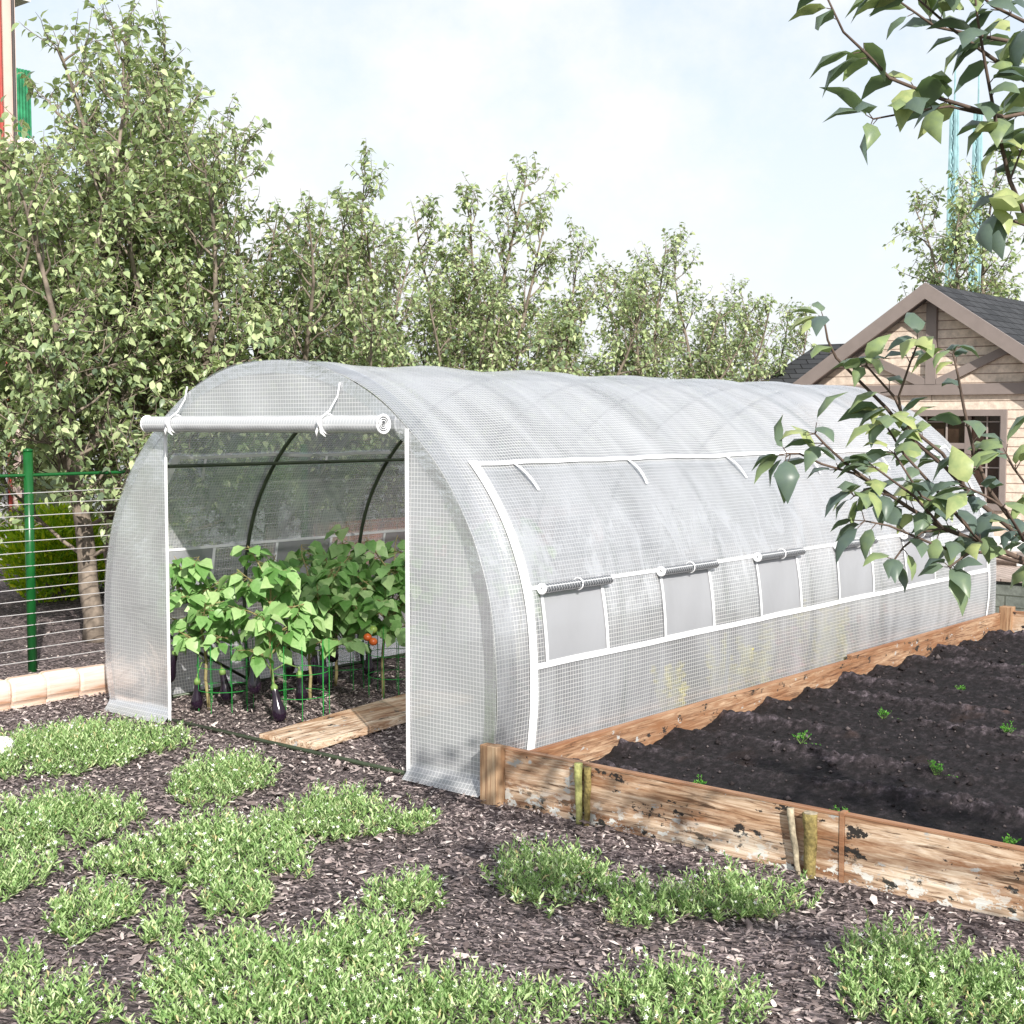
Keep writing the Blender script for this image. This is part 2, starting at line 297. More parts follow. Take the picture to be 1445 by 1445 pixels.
# ------------------------------------------------------------------ ground
rng = np.random.default_rng(7)
def groundmat():
    m, t, N, L, o = mat('mulch_ground'); p = N.new('ShaderNodeBsdfPrincipled'); p.inputs['Roughness'].default_value = .9; p.inputs['Specular IOR Level'].default_value = .2
    tc = N.new('ShaderNodeTexCoord'); mp = N.new('ShaderNodeMapping'); mp.inputs['Scale'].default_value = (1, 1.6, 1)
    v = N.new('ShaderNodeTexVoronoi'); v.inputs['Scale'].default_value = 42; v.feature = 'F1'; v.inputs['Randomness'].default_value = 1
    n0 = N.new('ShaderNodeTexNoise'); n0.inputs['Scale'].default_value = 9; n0.inputs['Detail'].default_value = 8
    ds = N.new('ShaderNodeVectorMath'); ds.operation = 'MULTIPLY_ADD'; ds.inputs[1].default_value = (.12,.12,.12)
    L.new(tc.outputs['Object'], mp.inputs[0]); L.new(mp.outputs[0], n0.inputs[0]); L.new(n0.outputs['Color'], ds.inputs[0]); L.new(mp.outputs[0], ds.inputs[2]); L.new(ds.outputs[0], v.inputs[0])
    r = ramp(N, [(0, (.03,.024,.026)), (.5, (.12,.10,.10)), (1, (.30,.25,.25))]); s = N.new('ShaderNodeSeparateXYZ')
    L.new(v.outputs['Color'], s.inputs[0]); L.new(s.outputs[0], r.inputs[0])
    big = N.new('ShaderNodeTexNoise'); big.inputs['Scale'].default_value = 1.3; big.inputs['Detail'].default_value = 4; L.new(tc.outputs['Object'], big.inputs[0])
    rb = ramp(N, [(.3, (.7,.7,.7)), (.7, (1.2,1.15,1.15))]); L.new(big.outputs[0], rb.inputs[0])
    mu = N.new('ShaderNodeMixRGB'); mu.blend_type = 'MULTIPLY'; mu.inputs[0].default_value = 1; L.new(r.outputs[0], mu.inputs[1]); L.new(rb.outputs[0], mu.inputs[2])
    # beyond the yard the soil gives way to rough grass
    sx = N.new('ShaderNodeSeparateXYZ'); L.new(tc.outputs['Object'], sx.inputs[0])
    ln = N.new('ShaderNodeVectorMath'); ln.operation = 'DISTANCE'; ln.inputs[1].default_value = (1, 0, 0); L.new(tc.outputs['Object'], ln.inputs[0])
    mr = N.new('ShaderNodeMapRange'); mr.inputs[1].default_value = 13; mr.inputs[2].default_value = 15; L.new(ln.outputs['Value'], mr.inputs[0])
    gm = N.new('ShaderNodeMixRGB'); gm.inputs[2].default_value = (.09,.12,.04,1); L.new(mr.outputs[0], gm.inputs[0]); L.new(mu.outputs[0], gm.inputs[1])
    L.new(gm.outputs[0], p.inputs['Base Color'])
    b = N.new('ShaderNodeBump'); b.inputs['Strength'].default_value = 1; b.inputs['Distance'].default_value = .015; L.new(v.outputs['Distance'], b.inputs['Height']); L.new(b.outputs[0], p.inputs['Normal'])
    L.new(p.outputs[0], o.inputs[0]); return m
# one sheet: fine near the yard, reaching the horizon
gx = np.concatenate([np.linspace(-400, -14, 10)[:-1], np.linspace(-14, 7, 190), np.linspace(7, 400, 10)[1:]])
gy = np.concatenate([np.linspace(-200, -7, 8)[:-1], np.linspace(-7, 14, 190), np.linspace(14, 600, 10)[1:]])
GX, GY = np.meshgrid(gx, gy)
def hnoise(x, y, seed=0):
    r_ = np.random.default_rng(seed); z = 0
    for k in range(14):
        f = r_.uniform(.6, 7); a = r_.uniform(0, 2*PI); z = z + np.sin((x*math.cos(a) + y*math.sin(a))*f + r_.uniform(0, 6)) / (f + 1.2)
    return z
GZ = hnoise(GX, GY) * .008 - .004
msk = (GX > -14) & (GX < 7) & (GY > -7) & (GY < 14); GZ = np.where(msk, GZ, 0)
nxg, nyg = len(gx), len(gy); idx = np.arange(nxg*nyg).reshape(nyg, nxg)
gf = np.stack([idx[:-1,:-1], idx[:-1,1:], idx[1:,1:], idx[1:,:-1]], -1).reshape(-1, 4)
g = mk('ground', np.stack([GX, GY, GZ], -1).reshape(-1, 3), gf, groundmat(), smooth=True, org=(0,0,0)); tag(g, kind='structure')

def in_bed(x, y): return (x > -.02) & (x < 5.3) & (y > -.06) & (y < 6.3)
def chips():
    n = 160000; r_ = np.random.default_rng(3)
    rr = np.sqrt(r_.uniform(3.2**2, 9.6**2, n)); far = r_.random(n) < .16; rr[far] = r_.uniform(9, 14.5, far.sum())
    az = YAW + r_.uniform(R(-27), R(28), n)
    x = CAM[0] - np.sin(az)*rr; y = CAM[1] + np.cos(az)*rr
    k = ~in_bed(x, y); x, y = x[k], y[k]; n = len(x)
    ln = r_.lognormal(math.log(.0175), .48, n).clip(.008, .07); wd = ln * r_.uniform(.18, .5, n); th = wd * .3
    a = r_.uniform(0, 2*PI, n); tilt = r_.normal(0, .28, n); roll = r_.normal(0, .35, n)
    d = np.stack([np.cos(a)*np.cos(tilt), np.sin(a)*np.cos(tilt), np.sin(tilt)], 1)
    s = np.stack([-np.sin(a)*np.cos(roll), np.cos(a)*np.cos(roll), np.sin(roll)], 1); up = np.cross(d, s)
    c = np.stack([x, y, r_.uniform(.001, .012, n)], 1)
    D = d * (ln/2)[:,None]; S = s * (wd/2)[:,None]; U = up * th[:,None]
    # a splinter: four corners and a raised spine, five vertices
    V = np.stack([c - D, c - D*.1 - S, c + D*.95 - S*.4, c + D*.8 + S*.55, c - D*.5 + S, c + U + D*.1], 1)
    F = np.array([(0,1,5),(1,2,5),(2,3,5),(3,4,5),(4,0,5)])
    FF = (np.arange(n)[:,None,None]*6 + F[None]).reshape(-1, 3)
    o = mk('bark_mulch', V.reshape(-1,3), FF, leafmat('bark_chip', [(0, (.045,.034,.033)), (.35, (.155,.122,.117)), (.8, (.36,.295,.28)), (1, (.66,.58,.54))], 0, .75, spec=.25), org=(0,0,0), attr=np.repeat(r_.random(n)**1.15, 5))
    tag(o, 'purplish brown bark mulch chips strewn over the whole yard floor', 'mulch', kind='stuff')
chips()

# ------------------------------------------------------------------ leaves
LEAF_V = np.array([(0,0,0),(0,.45,.03),(0,1,-.16),(-.24,.16,.09),(-.30,.48,.07),(.24,.16,.09),(.30,.48,.07)])
NEAR_V = np.array([(0,0,0),(0,.30,.10),(0,.66,.06),(0,1.0,-.38),(-.17,.14,.05),(-.31,.40,-.02),(-.17,.72,-.13),(.17,.14,.05),(.31,.40,-.02),(.17,.72,-.13)])
NEAR_T = np.array([(0,1,4),(4,1,5),(1,2,5),(5,2,6),(2,3,6),(0,7,1),(7,8,1),(1,8,2),(8,9,2),(2,9,3)])
def near_leaf_mesh(P, D, Nn, S, rnd, W=1.0):
    n = len(P); D = D / np.linalg.norm(D, axis=1, keepdims=True); X = np.cross(D, Nn); X /= (np.linalg.norm(X, axis=1, keepdims=True) + 1e-9); Z = np.cross(X, D)
    V = P[:,None] + S[:,None,None] * (NEAR_V[None,:,0:1]*W*X[:,None] + NEAR_V[None,:,1:2]*D[:,None] + NEAR_V[None,:,2:3]*Z[:,None])
    return V.reshape(-1,3), (np.arange(n)[:,None,None]*10 + NEAR_T[None]).reshape(-1,3), np.repeat(rnd, 10)
LEAF_F = np.array([(0,1,4,3),(1,2,4,4),(0,5,6,1),(1,6,2,2)])
def leaf_mesh(P, D, Nn, S, rnd, W=1.0, droop=1.0):
    """P base, D direction, Nn approx normal, S length -> folded ovate leaves; triangles only"""
    n = len(P); D = D / np.linalg.norm(D, axis=1, keepdims=True); X = np.cross(D, Nn); X /= (np.linalg.norm(X, axis=1, keepdims=True) + 1e-9); Z = np.cross(X, D)
    T = LEAF_V * np.array([W, 1, droop])
    V = P[:,None] + S[:,None,None] * (T[None,:,0:1]*X[:,None] + T[None,:,1:2]*D[:,None] + T[None,:,2:3]*Z[:,None])
    tri = np.array([(0,1,4),(0,4,3),(1,2,4),(0,5,6),(0,6,1),(1,6,2)])
    F = (np.arange(n)[:,None,None]*7 + tri[None]).reshape(-1,3)
    return V.reshape(-1,3), F, np.repeat(rnd, 6)
def blade_mesh(P, D, Nn, S, W, rnd):
    n = len(P); D = D / np.linalg.norm(D, axis=1, keepdims=True); X = np.cross(D, Nn); X /= (np.linalg.norm(X, axis=1, keepdims=True) + 1e-9); Z = np.cross(X, D)
    T = np.array([(0,0,0),(-.5,.5,.12),(0,1,-.1),(.5,.5,.12),(0,.5,0)])
    V = P[:,None] + T[None,:,0:1]*X[:,None]*W[:,None,None] + T[None,:,1:2]*D[:,None]*S[:,None,None] + T[None,:,2:3]*Z[:,None]*S[:,None,None]
    tri = np.array([(0,4,1),(4,2,1),(0,3,4),(4,3,2)])
    return V.reshape(-1,3), (np.arange(n)[:,None,None]*5 + tri[None]).reshape(-1,3), np.repeat(rnd, 4)

# ------------------------------------------------------------------ trees
def unit(v): return v / (np.linalg.norm(v) + 1e-9)
def curve(p, d, ln, n, rg, wob, lift):
    pts = [np.array(p, float)]; d = unit(np.array(d, float))
    for i in range(n):
        d = unit(d + rg.normal(0, wob, 3) + np.array([0,0,lift])); pts.append(pts[-1] + d*ln/n)
    return pts
def grow_tree(name, seed, H, spread, leafsize, bare=.28, dens=1.0, low=True):
    """trunk and limbs (one mesh) and a crown of single leaves hanging from twigs (one mesh), base at the origin"""
    rg = np.random.default_rng(seed); B = MB(); T = MB(); LP = []; LD = []; LS = []
    trunk = curve((0,0,-.05), (rg.normal(0,.16), rg.normal(0,.16), 1), H*.34, 7, rg, .10, .03)
    B.tube(trunk, np.linspace(.088, .055, 8) * H/5 * np.array([1.35]+[1]*7), 8)
    def twig(p, d, ln):
        pts = curve(p, d, ln, 3, rg, .16, .05); T.tube(pts, [.0045,.0035,.0028,.0015], 3, cap=False)
        nl = max(3, int(ln / .030 * dens))
        for k in range(nl):
            f = (k + rg.random()) / nl * 2.999; i = int(f); q = pts[i] + (pts[i+1]-pts[i])*(f-i); t = unit(pts[i+1]-pts[i])
            side = unit(np.cross(t, rg.normal(0,1,3))); LP.append(q + side*.006)
            LD.append(unit(side*.9 + t*.5 + np.array([0,0,-.35 - .5*rg.random()]))); LS.append(leafsize * rg.uniform(.6, 1.15))
    def branch(p, d, ln, r0, lvl):
        n = 9 if lvl < 0 else 6; pts = curve(p, d, ln, n, rg, .10 if lvl < 0 else .15, .055 if lvl < 0 else .07)
        (B if lvl < 1 else T).tube(pts, np.linspace(r0, max(.003, r0*.16), n+1), 7 if lvl < 0 else (5 if lvl < 1 else 3), cap=False)
        m = max(2, int(ln / {-1: .125, 0: .105, 1: .074}[lvl] * (dens if lvl < 1 else 1)))
        for k in range(m):
            f = ((.10 if lvl < 0 else .2) + (.9 if lvl < 0 else .8)*(k + rg.random())/m) * (n - .001); i = min(n-1, int(f)); q = pts[i] + (pts[i+1]-pts[i])*(f-i); t = unit(pts[i+1]-pts[i])
            s = unit(np.cross(t, rg.normal(0,1,3))); up = .25 if lvl < 1 else .1; tt = f/n
            if lvl < 0: 
                lo = tt < .3 and low; branch(q, unit(t*.45 + s*.95 + np.array([0,0,-.15 if lo else up])), spread*(.75-.50*tt)*rg.uniform(.45,1.25), r0*(.42-.2*tt), 0)
            elif lvl == 0: branch(q, unit(t*.65 + s*.8 + np.array([0,0,up])), ln*rg.uniform(.28,.50), r0*.4, 1)
            else: twig(q, unit(t*.6 + s*.8 + np.array([0,0,up])), rg.uniform(.07,.18))
        twig(pts[-1], pts[-1]-pts[-2], .2)
    nld = 6
    for k in range(nld):
        a = k*2*PI/nld + rg.normal(0,.3); el = rg.uniform(.85, 1.38) if k else 1.5; q = trunk[-1-(k % 3)]
        branch(q, (math.cos(a)*math.cos(el), math.sin(a)*math.cos(el), math.sin(el)), H*rg.uniform(.42,.66), .042*H/5, -1)
    for k in range(7):
        a = k*2.4; q = trunk[3 + k % 4]; branch(q, (math.cos(a), math.sin(a), rg.uniform(.1,.5)), spread*rg.uniform(.8,1.3), .018, 0)
    P = np.array(LP); D = np.array(LD); S = np.array(LS); n = len(P)
    Nn = rg.normal(0,.45,(n,3)) + np.array([0,0,1.]); V, F, A = leaf_mesh(P, D, Nn, S, rg.beta(1.5,1.6,n), W=.9)
    tv = B.v + T.v; tf = B.f + [tuple(i+B.n for i in f) for f in T.f]
    return (np.array(tv), tf, V, F, A)
TREES = {}
def tree(kind, loc, rz, sc, label, group='broadleaf trees behind the greenhouse and fence'):
    e = empty('broadleaf_tree', (0,0,0), label, 'tree', group); 
    if kind not in TREES:
        tv, tf, V, F, A = grow_tree(*KINDS[kind])
        t = mk('trunk', tv, tf, M['bark'], e, True); c = mk('crown', V, F, M['leaf'], e, attr=A); TREES[kind] = (t.data, c.data)
    else:
        for nm, d in zip(('trunk', 'crown'), TREES[kind]):
            o = bpy.data.objects.new(nm, d); COL.objects.link(o); o.parent = e
    e.location = loc; e.rotation_euler = (0, 0, rz); e.scale = sc if isinstance(sc, tuple) else (sc, sc, sc); return e
KINDS = {'a': ('t', 11, 5.6, 1.25, .086, .16, .95, True), 'b': ('t', 23, 4.7, 1.1, .078, .12, 1.0, True), 'c': ('t', 37, 4.6, 1.0, .076, .12, 1.0, True)}
tree('b', (-5.38, 1.45, 0), 0.4, 1.06, 'tree with dark slanting trunk rising just behind the green fence post')
tree('a', (-6.6, 2.55, 0), 2.2, 1.12, 'tallest tree reaching the top edge of the photo left of the greenhouse')
tree('b', (-6.2, .2, 0), 3.9, .92, 'leafy tree at the far left edge in front of the grey block')
tree('b', (-5.9, 2.6, 0), 1.2, 1.13, 'tree with a pointed crown between the tallest tree and the greenhouse arch')
tree('b', (-5.9, 3.6, 0), 3.0, .98, 'second pointed tree from the left of the arch, over the rolled door')
tree('c', (-5.3, 4.1, 0), .3, .84, 'low bushy tree directly above the front arch of the greenhouse')
tree('b', (-6.0, 4.9, 0), 4.4, .94, 'dense tree behind the first third of the greenhouse roof')
tree('c', (-5.6, 6.5, 0), 2.4, 1.04, 'slim spire-topped tree behind the middle of the greenhouse roof')
tree('c', (-5.2, 5.7, 0), 3.6, .80, 'lower bushy tree filling the gap before the slim spire')
tree('b', (-5.9, 7.9, 0), 5.3, .86, 'rounder tree just right of the middle roof spire')
tree('c', (-5.7, 9.4, 0), 1.1, .92, 'upright tree behind the back half of the greenhouse roof')
tree('b', (-5.9, 10.9, 0), 3.3, .90, 'narrow tree third from the dark hip roof')
tree('c', (-5.6, 12.4, 0), 5.0, .84, 'taller spire tree second from the dark hip roof')
tree('c', (-4.04, 15.4, 0), .8, (1.32,1.32,1.30), 'tree rising behind the cabin roof at the right edge', None)
tree('b', (-2.6, 16.6, 0), 2.0, .95, 'tree over the cabin ridge partly hidden by the near branches', None)

# ------------------------------------------------------------------ greenhouse
CX = -1.5
half = [(1.50,0),(1.53,.12),(1.552,.30),(1.56,.45),(1.55,.70),(1.51,.95),(1.43,1.18),(1.31,1.38),(1.16,1.56),(1.0,1.70),(.82,1.83),(.62,1.935),(.40,2.01),(.2,2.045),(0,2.055)]
def smooth_curve(P, n):
    P = np.array(P, float); d = np.r_[0, np.cumsum(np.linalg.norm(np.diff(P, axis=0), axis=1))]
    out_ = []
    for t in np.linspace(0, d[-1], n):
        i = min(len(P)-2, np.searchsorted(d, t, side='right')-1); i = max(0, i)
        p0 = P[max(0,i-1)]; p1 = P[i]; p2 = P[i+1]; p3 = P[min(len(P)-1,i+2)]; u = (t-d[i])/(d[i+1]-d[i])
        out_.append(.5*((2*p1)+(-p0+p2)*u+(2*p0-5*p1+4*p2-p3)*u*u+(-p0+3*p1-3*p2+p3)*u**3))
    return np.array(out_)
full = [(CX-d, z) for d, z in half] + [(CX+d, z) for d, z in half[::-1][1:]]
ARC = smooth_curve(full, 241)
SL = np.r_[0, np.cumsum(np.linalg.norm(np.diff(ARC, axis=0), axis=1))]; LT = SL[-1]
TG = np.gradient(ARC, axis=0); TG /= np.linalg.norm(TG, axis=1, keepdims=True); NR = np.stack([-TG[:,1], TG[:,0]], 1)
def sag(s, y):
    """film hangs a little between the hoops and pulls in slanting creases"""
    u = s / LT; env = np.sin(PI*np.clip(u,0,1))**.6
    a = -.013*np.sin(PI*(y-.05))**2*env
    q = y*1.0 + .42*np.abs(s - LT/2)
    a = a + .0060*np.sin(6.3*q + .8*np.sin(2.1*y+1.3*s)) * env + .0026*np.sin(19*q + 1.7*np.sin(3.3*y) + 2*s)*env
    return a
def gp(s, y, off=0.0, wob=True):
    s = np.clip(s, 0, LT); x = np.interp(s, SL, ARC[:,0]); z = np.interp(s, SL, ARC[:,1]); nx_ = np.interp(s, SL, NR[:,0]); nz_ = np.interp(s, SL, NR[:,1])
    o = off + (sag(s, y) if wob else 0); return np.array([x + nx_*o, y + 0*x, z + nz_*o])
def s_at_z(z, right=True):
    h = len(ARC)//2; zz = ARC[:h+1,1]; s = np.interp(z, zz, SL[:h+1]); return LT - s if right else s
def strip(B, s0, s1, y0, y1, off, ns=None, ny=None, th=0):
    ns = ns or max(2, int(abs(s1-s0)/.03)+1); ny = ny or max(2, int(abs(y1-y0)/.05)+1)
    ss = np.linspace(s0, s1, ns); yy = np.linspace(y0, y1, ny); SS, YY = np.meshgrid(ss, yy)
    P = gp(SS.ravel(), YY.ravel(), off).T; UV = list(zip(SS.ravel(), YY.ravel()))
    ix = np.arange(ns*ny).reshape(ny, ns); F = np.stack([ix[:-1,:-1], ix[:-1,1:], ix[1:,1:], ix[1:,:-1]], -1).reshape(-1,4)
    B.add(P, [tuple(f) for f in F.tolist()], UV); return B
GL = 6.12
gh = empty('greenhouse', (CX, 0, 0), 'long tunnel greenhouse in white gridded film with its front door rolled up', 'greenhouse')
b = MB(); sR57, sR94, sR152 = s_at_z(.57), s_at_z(.94), s_at_z(1.53); sL57, sL94, sL152 = s_at_z(.57, False), s_at_z(.94, False), s_at_z(1.53, False)
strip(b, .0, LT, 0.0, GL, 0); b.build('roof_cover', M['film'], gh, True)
b = MB(); strip(b, 0.0, LT, .003, .13, .006); b.build('front_hem', M['film_low'], gh, True)
# end walls
def end_panel(x0, x1, z0f, z1f, y, n=26, nz_=60, skirt=True):
    B = MB(); xs = np.linspace(x0, x1, n); V = []; UV = []
    for j in range(nz_+1):
        for x in xs:
            a, c = z0f(x), z1f(x); z = a + (c-a)*j/nz_; yy = y + (.0035*math.sin(9*z+14*x))
            if skirt and z < .06: yy -= (.06-z)*.9 * (1 if y < 1 else -1)
            V.append((x, yy, max(z, .006))); UV.append((x, z))
    F = [(j*n+i, j*n+i+1, (j+1)*n+i+1, (j+1)*n+i) for j in range(nz_) for i in range(n-1)]
    return B.add(V, F, UV)
def arc_top(x):
    h = len(ARC)//2; d = abs(x-CX); zz = ARC[:h+1]; # upper branch height at this |x|
    k = np.argmin(zz[:,0]); return float(np.interp(CX - d, zz[k:,0], zz[k:,1]))
def arc_side_panel(right, y):
    """panel between door edge and the bulging arch"""
    h = len(ARC)//2; side = ARC[:h+1]; sgn = 1 if right else -1; xd = -.497 if right else -2.41
    zs = np.linspace(0, 1.70, 64); V = []; UV = []; n = 16
    for z in zs:
        xa = CX + sgn*(CX - np.interp(z, side[:,1], side[:,0]))
        for i in range(n):
            x = xd + (xa-xd)*i/(n-1); yy = y + .004*math.sin(8*z+10*x)
            if z < .07: yy -= (.07-z)*.9*(1 if y < 1 else -1)
            V.append((x, yy, max(z,.006))); UV.append((x, z))
    F = [(j*n+i, j*n+i+1, (j+1)*n+i+1, (j+1)*n+i) for j in range(63) for i in range(n-1)]
    return MB().add(V, F, UV)
arc_side_panel(False, 0).build('end_panel', M['film_end'], gh, True)
arc_side_panel(True, 0).build('end_panel', M['film_end'], gh, True)
ZD = 1.70
xl = CX - (CX - np.interp(ZD, ARC[:121,1], ARC[:121,0])) ; xr = 2*CX - xl
end_panel(xl+.001, xr-.001, lambda x: ZD, arc_top, 0, 60, 16, False).build('gable_panel', M['film_end'], gh, True)
# far end wall, closed
B = MB(); n = 50
V = []; UV = []
for j in range(41):
    for i in range(n):
        z = 2.05*j/40; wz = 1.56 if z < .5 else CX - np.interp(z, ARC[:121,1], ARC[:121,0])
        x = CX + wz*(2*i/(n-1)-1); V.append((x, GL, max(.006, z))); UV.append((x, z))
B.add(V, [(j*n+i, j*n+i+1, (j+1)*n+i+1, (j+1)*n+i) for j in range(40) for i in range(n-1)], UV).build('back_panel', M['film_end'], gh, True)
# extra overlap of film folded round the arch onto the end wall
B = MB(); V = []; UV = []
for i in range(241):
    x, z = ARC[i]; nx_, nz_ = NR[i]
    for k in range(4):
        q = k*.022; V.append((x-nx_*q, -.007+.001*math.sin(i*.5), max(.006, z-nz_*q))); UV.append((SL[i], -q))
B.add(V, [(i*4+k, (i+1)*4+k, (i+1)*4+k+1, i*4+k+1) for i in range(240) for k in range(3)], UV).build('folded_hem', M['film_low'], gh, True)
# door edge tapes
for x in (-2.41, -.497):
    MB().box((x-.011, -.014, .02), (x+.011, -.009, 1.70)).build('door_edge_tape', M['white_tape'], gh)
    
# rolled-up door
def spiral_roll(p0, p1, r, turns, n=110, th=.0035):
    """a sheet wound on itself: real spiral cross-section"""
    p0 = np.array(p0, float); p1 = np.array(p1, float); ax = unit(p1-p0); a = unit(np.cross(ax, (0,0,1.))); c = np.cross(a, ax)
    B = MB(); V = []; UV = []; ln = np.linalg.norm(p1-p0); m = 30
    for i in range(n+1):
        t = i/n; th_ = t*turns*2*PI; rr = r*(.12 + .88*t); acc = r*t*turns*PI
        for j in range(m+1):
            p = p0 + ax*ln*j/m + (a*math.cos(th_)+c*math.sin(th_))*(rr*(1+.02*math.sin(j*1.3+i*.2))); V.append(p); UV.append((ln*j/m, acc))
    F = [(i*(m+1)+j, i*(m+1)+j+1, (i+1)*(m+1)+j+1, (i+1)*(m+1)+j) for i in range(n) for j in range(m)]
    B.add(V, F, UV); return B
dr = spiral_roll((-2.50,-.065,1.722), (-.60,-.065,1.722), .047, 6).build('rolled_door', M['film_roll'], gh, True)
def ring(p, ax, r, tr, n=20):
    ax = unit(np.array(ax, float)); a = unit(np.cross(ax, (0,0,1.) if abs(ax[2]) < .9 else (1.,0,0))); c = np.cross(a, ax)
    return [np.array(p) + (a*math.cos(2*PI*k/n)+c*math.sin(2*PI*k/n))*r for k in range(n+1)]
B = MB()
for x in (-2.50, -.60):
    B = MB(); B.tube(ring((x,-.065,1.722), (1,0,0), .044, 0), .006, 6)
    for q in (.038,.028,.018): B.tube(ring((x,-.065,1.722), (1,0,0), q, 0), .0022, 5)
    B.build('roll_edge', M['white_tape'], dr, True)
for x in (-2.22, -.98):
    B = MB(); B.tube([(x+.02,-.012,1.93),(x+.01,-.02,1.86),(x-.005,-.06,1.79),(x-.01,-.115,1.75)], .005, 5)
    B.tube(ring((x-.01,-.065,1.722), (1,0,.1), .051, 0), .0055, 5)
    B.tube([(x-.01,-.12,1.73),(x-.03,-.125,1.685),(x-.035,-.12,1.655)], [.006,.009,.003], 5); B.tube([(x-.01,-.12,1.73),(x+.01,-.13,1.68),(x+.03,-.12,1.66)], [.006,.009,.003], 5)
    B.tube([(x-.02,-.122,1.75),(x,-.13,1.72),(x-.01,-.124,1.70)], [.012,.013,.006], 6)
    B.build('tie_ribbon', M['white_tape'], dr, True)
# side tapes, both sides
def side_tapes(right):
    f = (lambda z: s_at_z(z, right)); y0, y1 = (.235, 5.97); q_ = 1 if right else -1
    B = MB(); strip(B, f(0.01), f(1.545), y0, y0+.062, .0085*q_); B.build('edge_tape', M['white_tape'], gh, True)
    B = MB(); strip(B, f(0.01), f(1.545), y1-.03, y1, .0085*q_); B.build('edge_tape', M['white_tape'], gh, True)
    for z, wd, nm in ((.572,.028,'window_band'), (.94,.018,'window_band'), (1.53,.026,'upper_band')):
        B = MB(); s = f(z); strip(B, s-wd/2, s+wd/2, y0+.062, y1-.03, .0085*q_); B.build(nm, M['white_tape'], gh, True)
    # second film layer over the window zone: the roll-down flap
    y = .36 if right else .28
    for k in range(6):
        ya = y + 1.015*k; yb = ya + .51
        if yb > 5.94: yb = 5.93
        B = MB(); sa, sb = sorted((f(.588), f(.93))); strip(B, sa, sb, ya, yb, .0045*q_)
        wn = B.build('mesh_window', M['net'], gh, True)
        B = MB()
        for yy in (ya, yb-.02): strip(B, sa, sb, yy, yy+.022, .010*q_)
        strip(B, *sorted((f(.575), f(.590))), ya, yb+.002, .010*q_)
        B.build('window_frame', M['white_tape'], wn, True)
        if right:
            p0 = gp(f(.93), ya-.01, .030, False); p1 = gp(f(.93), yb+.03, .030, False)
            rb = spiral_roll(p0, p1, .026, 4, 60).build('rolled_blind', M['film_blind'], wn, True)
            C_ = MB(); C_.tube(ring(p0, p1-p0, .022, 0), .007, 6); C_.tube(ring(p0, p1-p0, .011, 0), .005, 6); C_.tube([p0+np.array((0,.004,0)), p0+np.array((0,.012,0))], .024, 14); C_.build('roll_edge', M['white_tape'], rb, True)
            C_ = MB(); C_.tube(ring(p0+(p1-p0)*.52, p1-p0, .030, 0), .0035, 5); C_.build('tie_ribbon', M['white_tape'], rb, True)
        # loose tie hanging from the upper band
        s0 = f(1.52); ds = (.17 if right else -.17); yt = ya + .2 - (.03 if k % 2 else 0)
        pts = [gp(s0 + ds*q, yt + (.06*q*q if k % 2 == 0 else .03*q), (.010 + .018*math.sin(PI*q))*q_) for q in np.linspace(0, 1, 7)]
        V = []
        for p in pts: V += [p + np.array((0,-.009,0)), p + np.array((0,.009,0)), p + np.array((.002,.009,.002)), p + np.array((.002,-.009,.002))]
        F = []
        for i in range(6):
            for e_ in range(4): F.append((i*4+e_, i*4+(e_+1)%4, (i+1)*4+(e_+1)%4, (i+1)*4+e_))
        MB().add(V, F).build('tie_strap', M['white_tape'], gh)
side_tapes(True); side_tapes(False)
# flap layer reaching from the upper band to the window band (second film skin)
for right in (True, False):
    B = MB(); sa, sb = sorted((s_at_z(.96, right), s_at_z(1.50, right))); strip(B, sa, sb, .30, 5.94, .006); B.build('ventilation_flap', M['film_low'], gh, True)
# steel frame
hy = [.02, 1.05, 2.07, 3.07, 4.08, 5.08, 6.09]
for y in hy:
    pts = [gp(s, y, -.020, False) for s in np.linspace(.0, LT, 60)]; pts[0][2] = pts[-1][2] = 0
    MB().tube(pts, .0125, 8).build('hoop', M['tube'], gh, True)
for z, rt in ((1.50, False), (1.50, True), (.60, False), (.60, True), (2.055, True)):
    s = LT/2 if z > 2 else s_at_z(z, rt); pts = [gp(s, y, -.045, False) for y in np.linspace(.02, 6.08, 14)]
    MB().tube(pts, .011, 8).build('purlin', M['tube'], gh, True)
for a, c in (((-3.0,.02,.012), (0,.02,.012)), ((-3.0,6.09,.012), (0,6.09,.012)), ((-3.0,.02,.012), (-3.0,6.09,.012)), ((0,.02,.012), (0,6.09,.012))):
    MB().tube([a, c], .012, 8).build('ground_rail', M['tube'], gh, True)
for x, s in ((-3.0, 1), (0.0, -1)):
    MB().tube([(x+.03*s,.03,.62), (x+.02*s,1.03,.04)], .010, 8).build('brace', M['tube'], gh, True)
    MB().tube([(x+.03*s,6.06,.62), (x+.02*s,5.1,.04)], .010, 8).build('brace', M['tube'], gh, True)

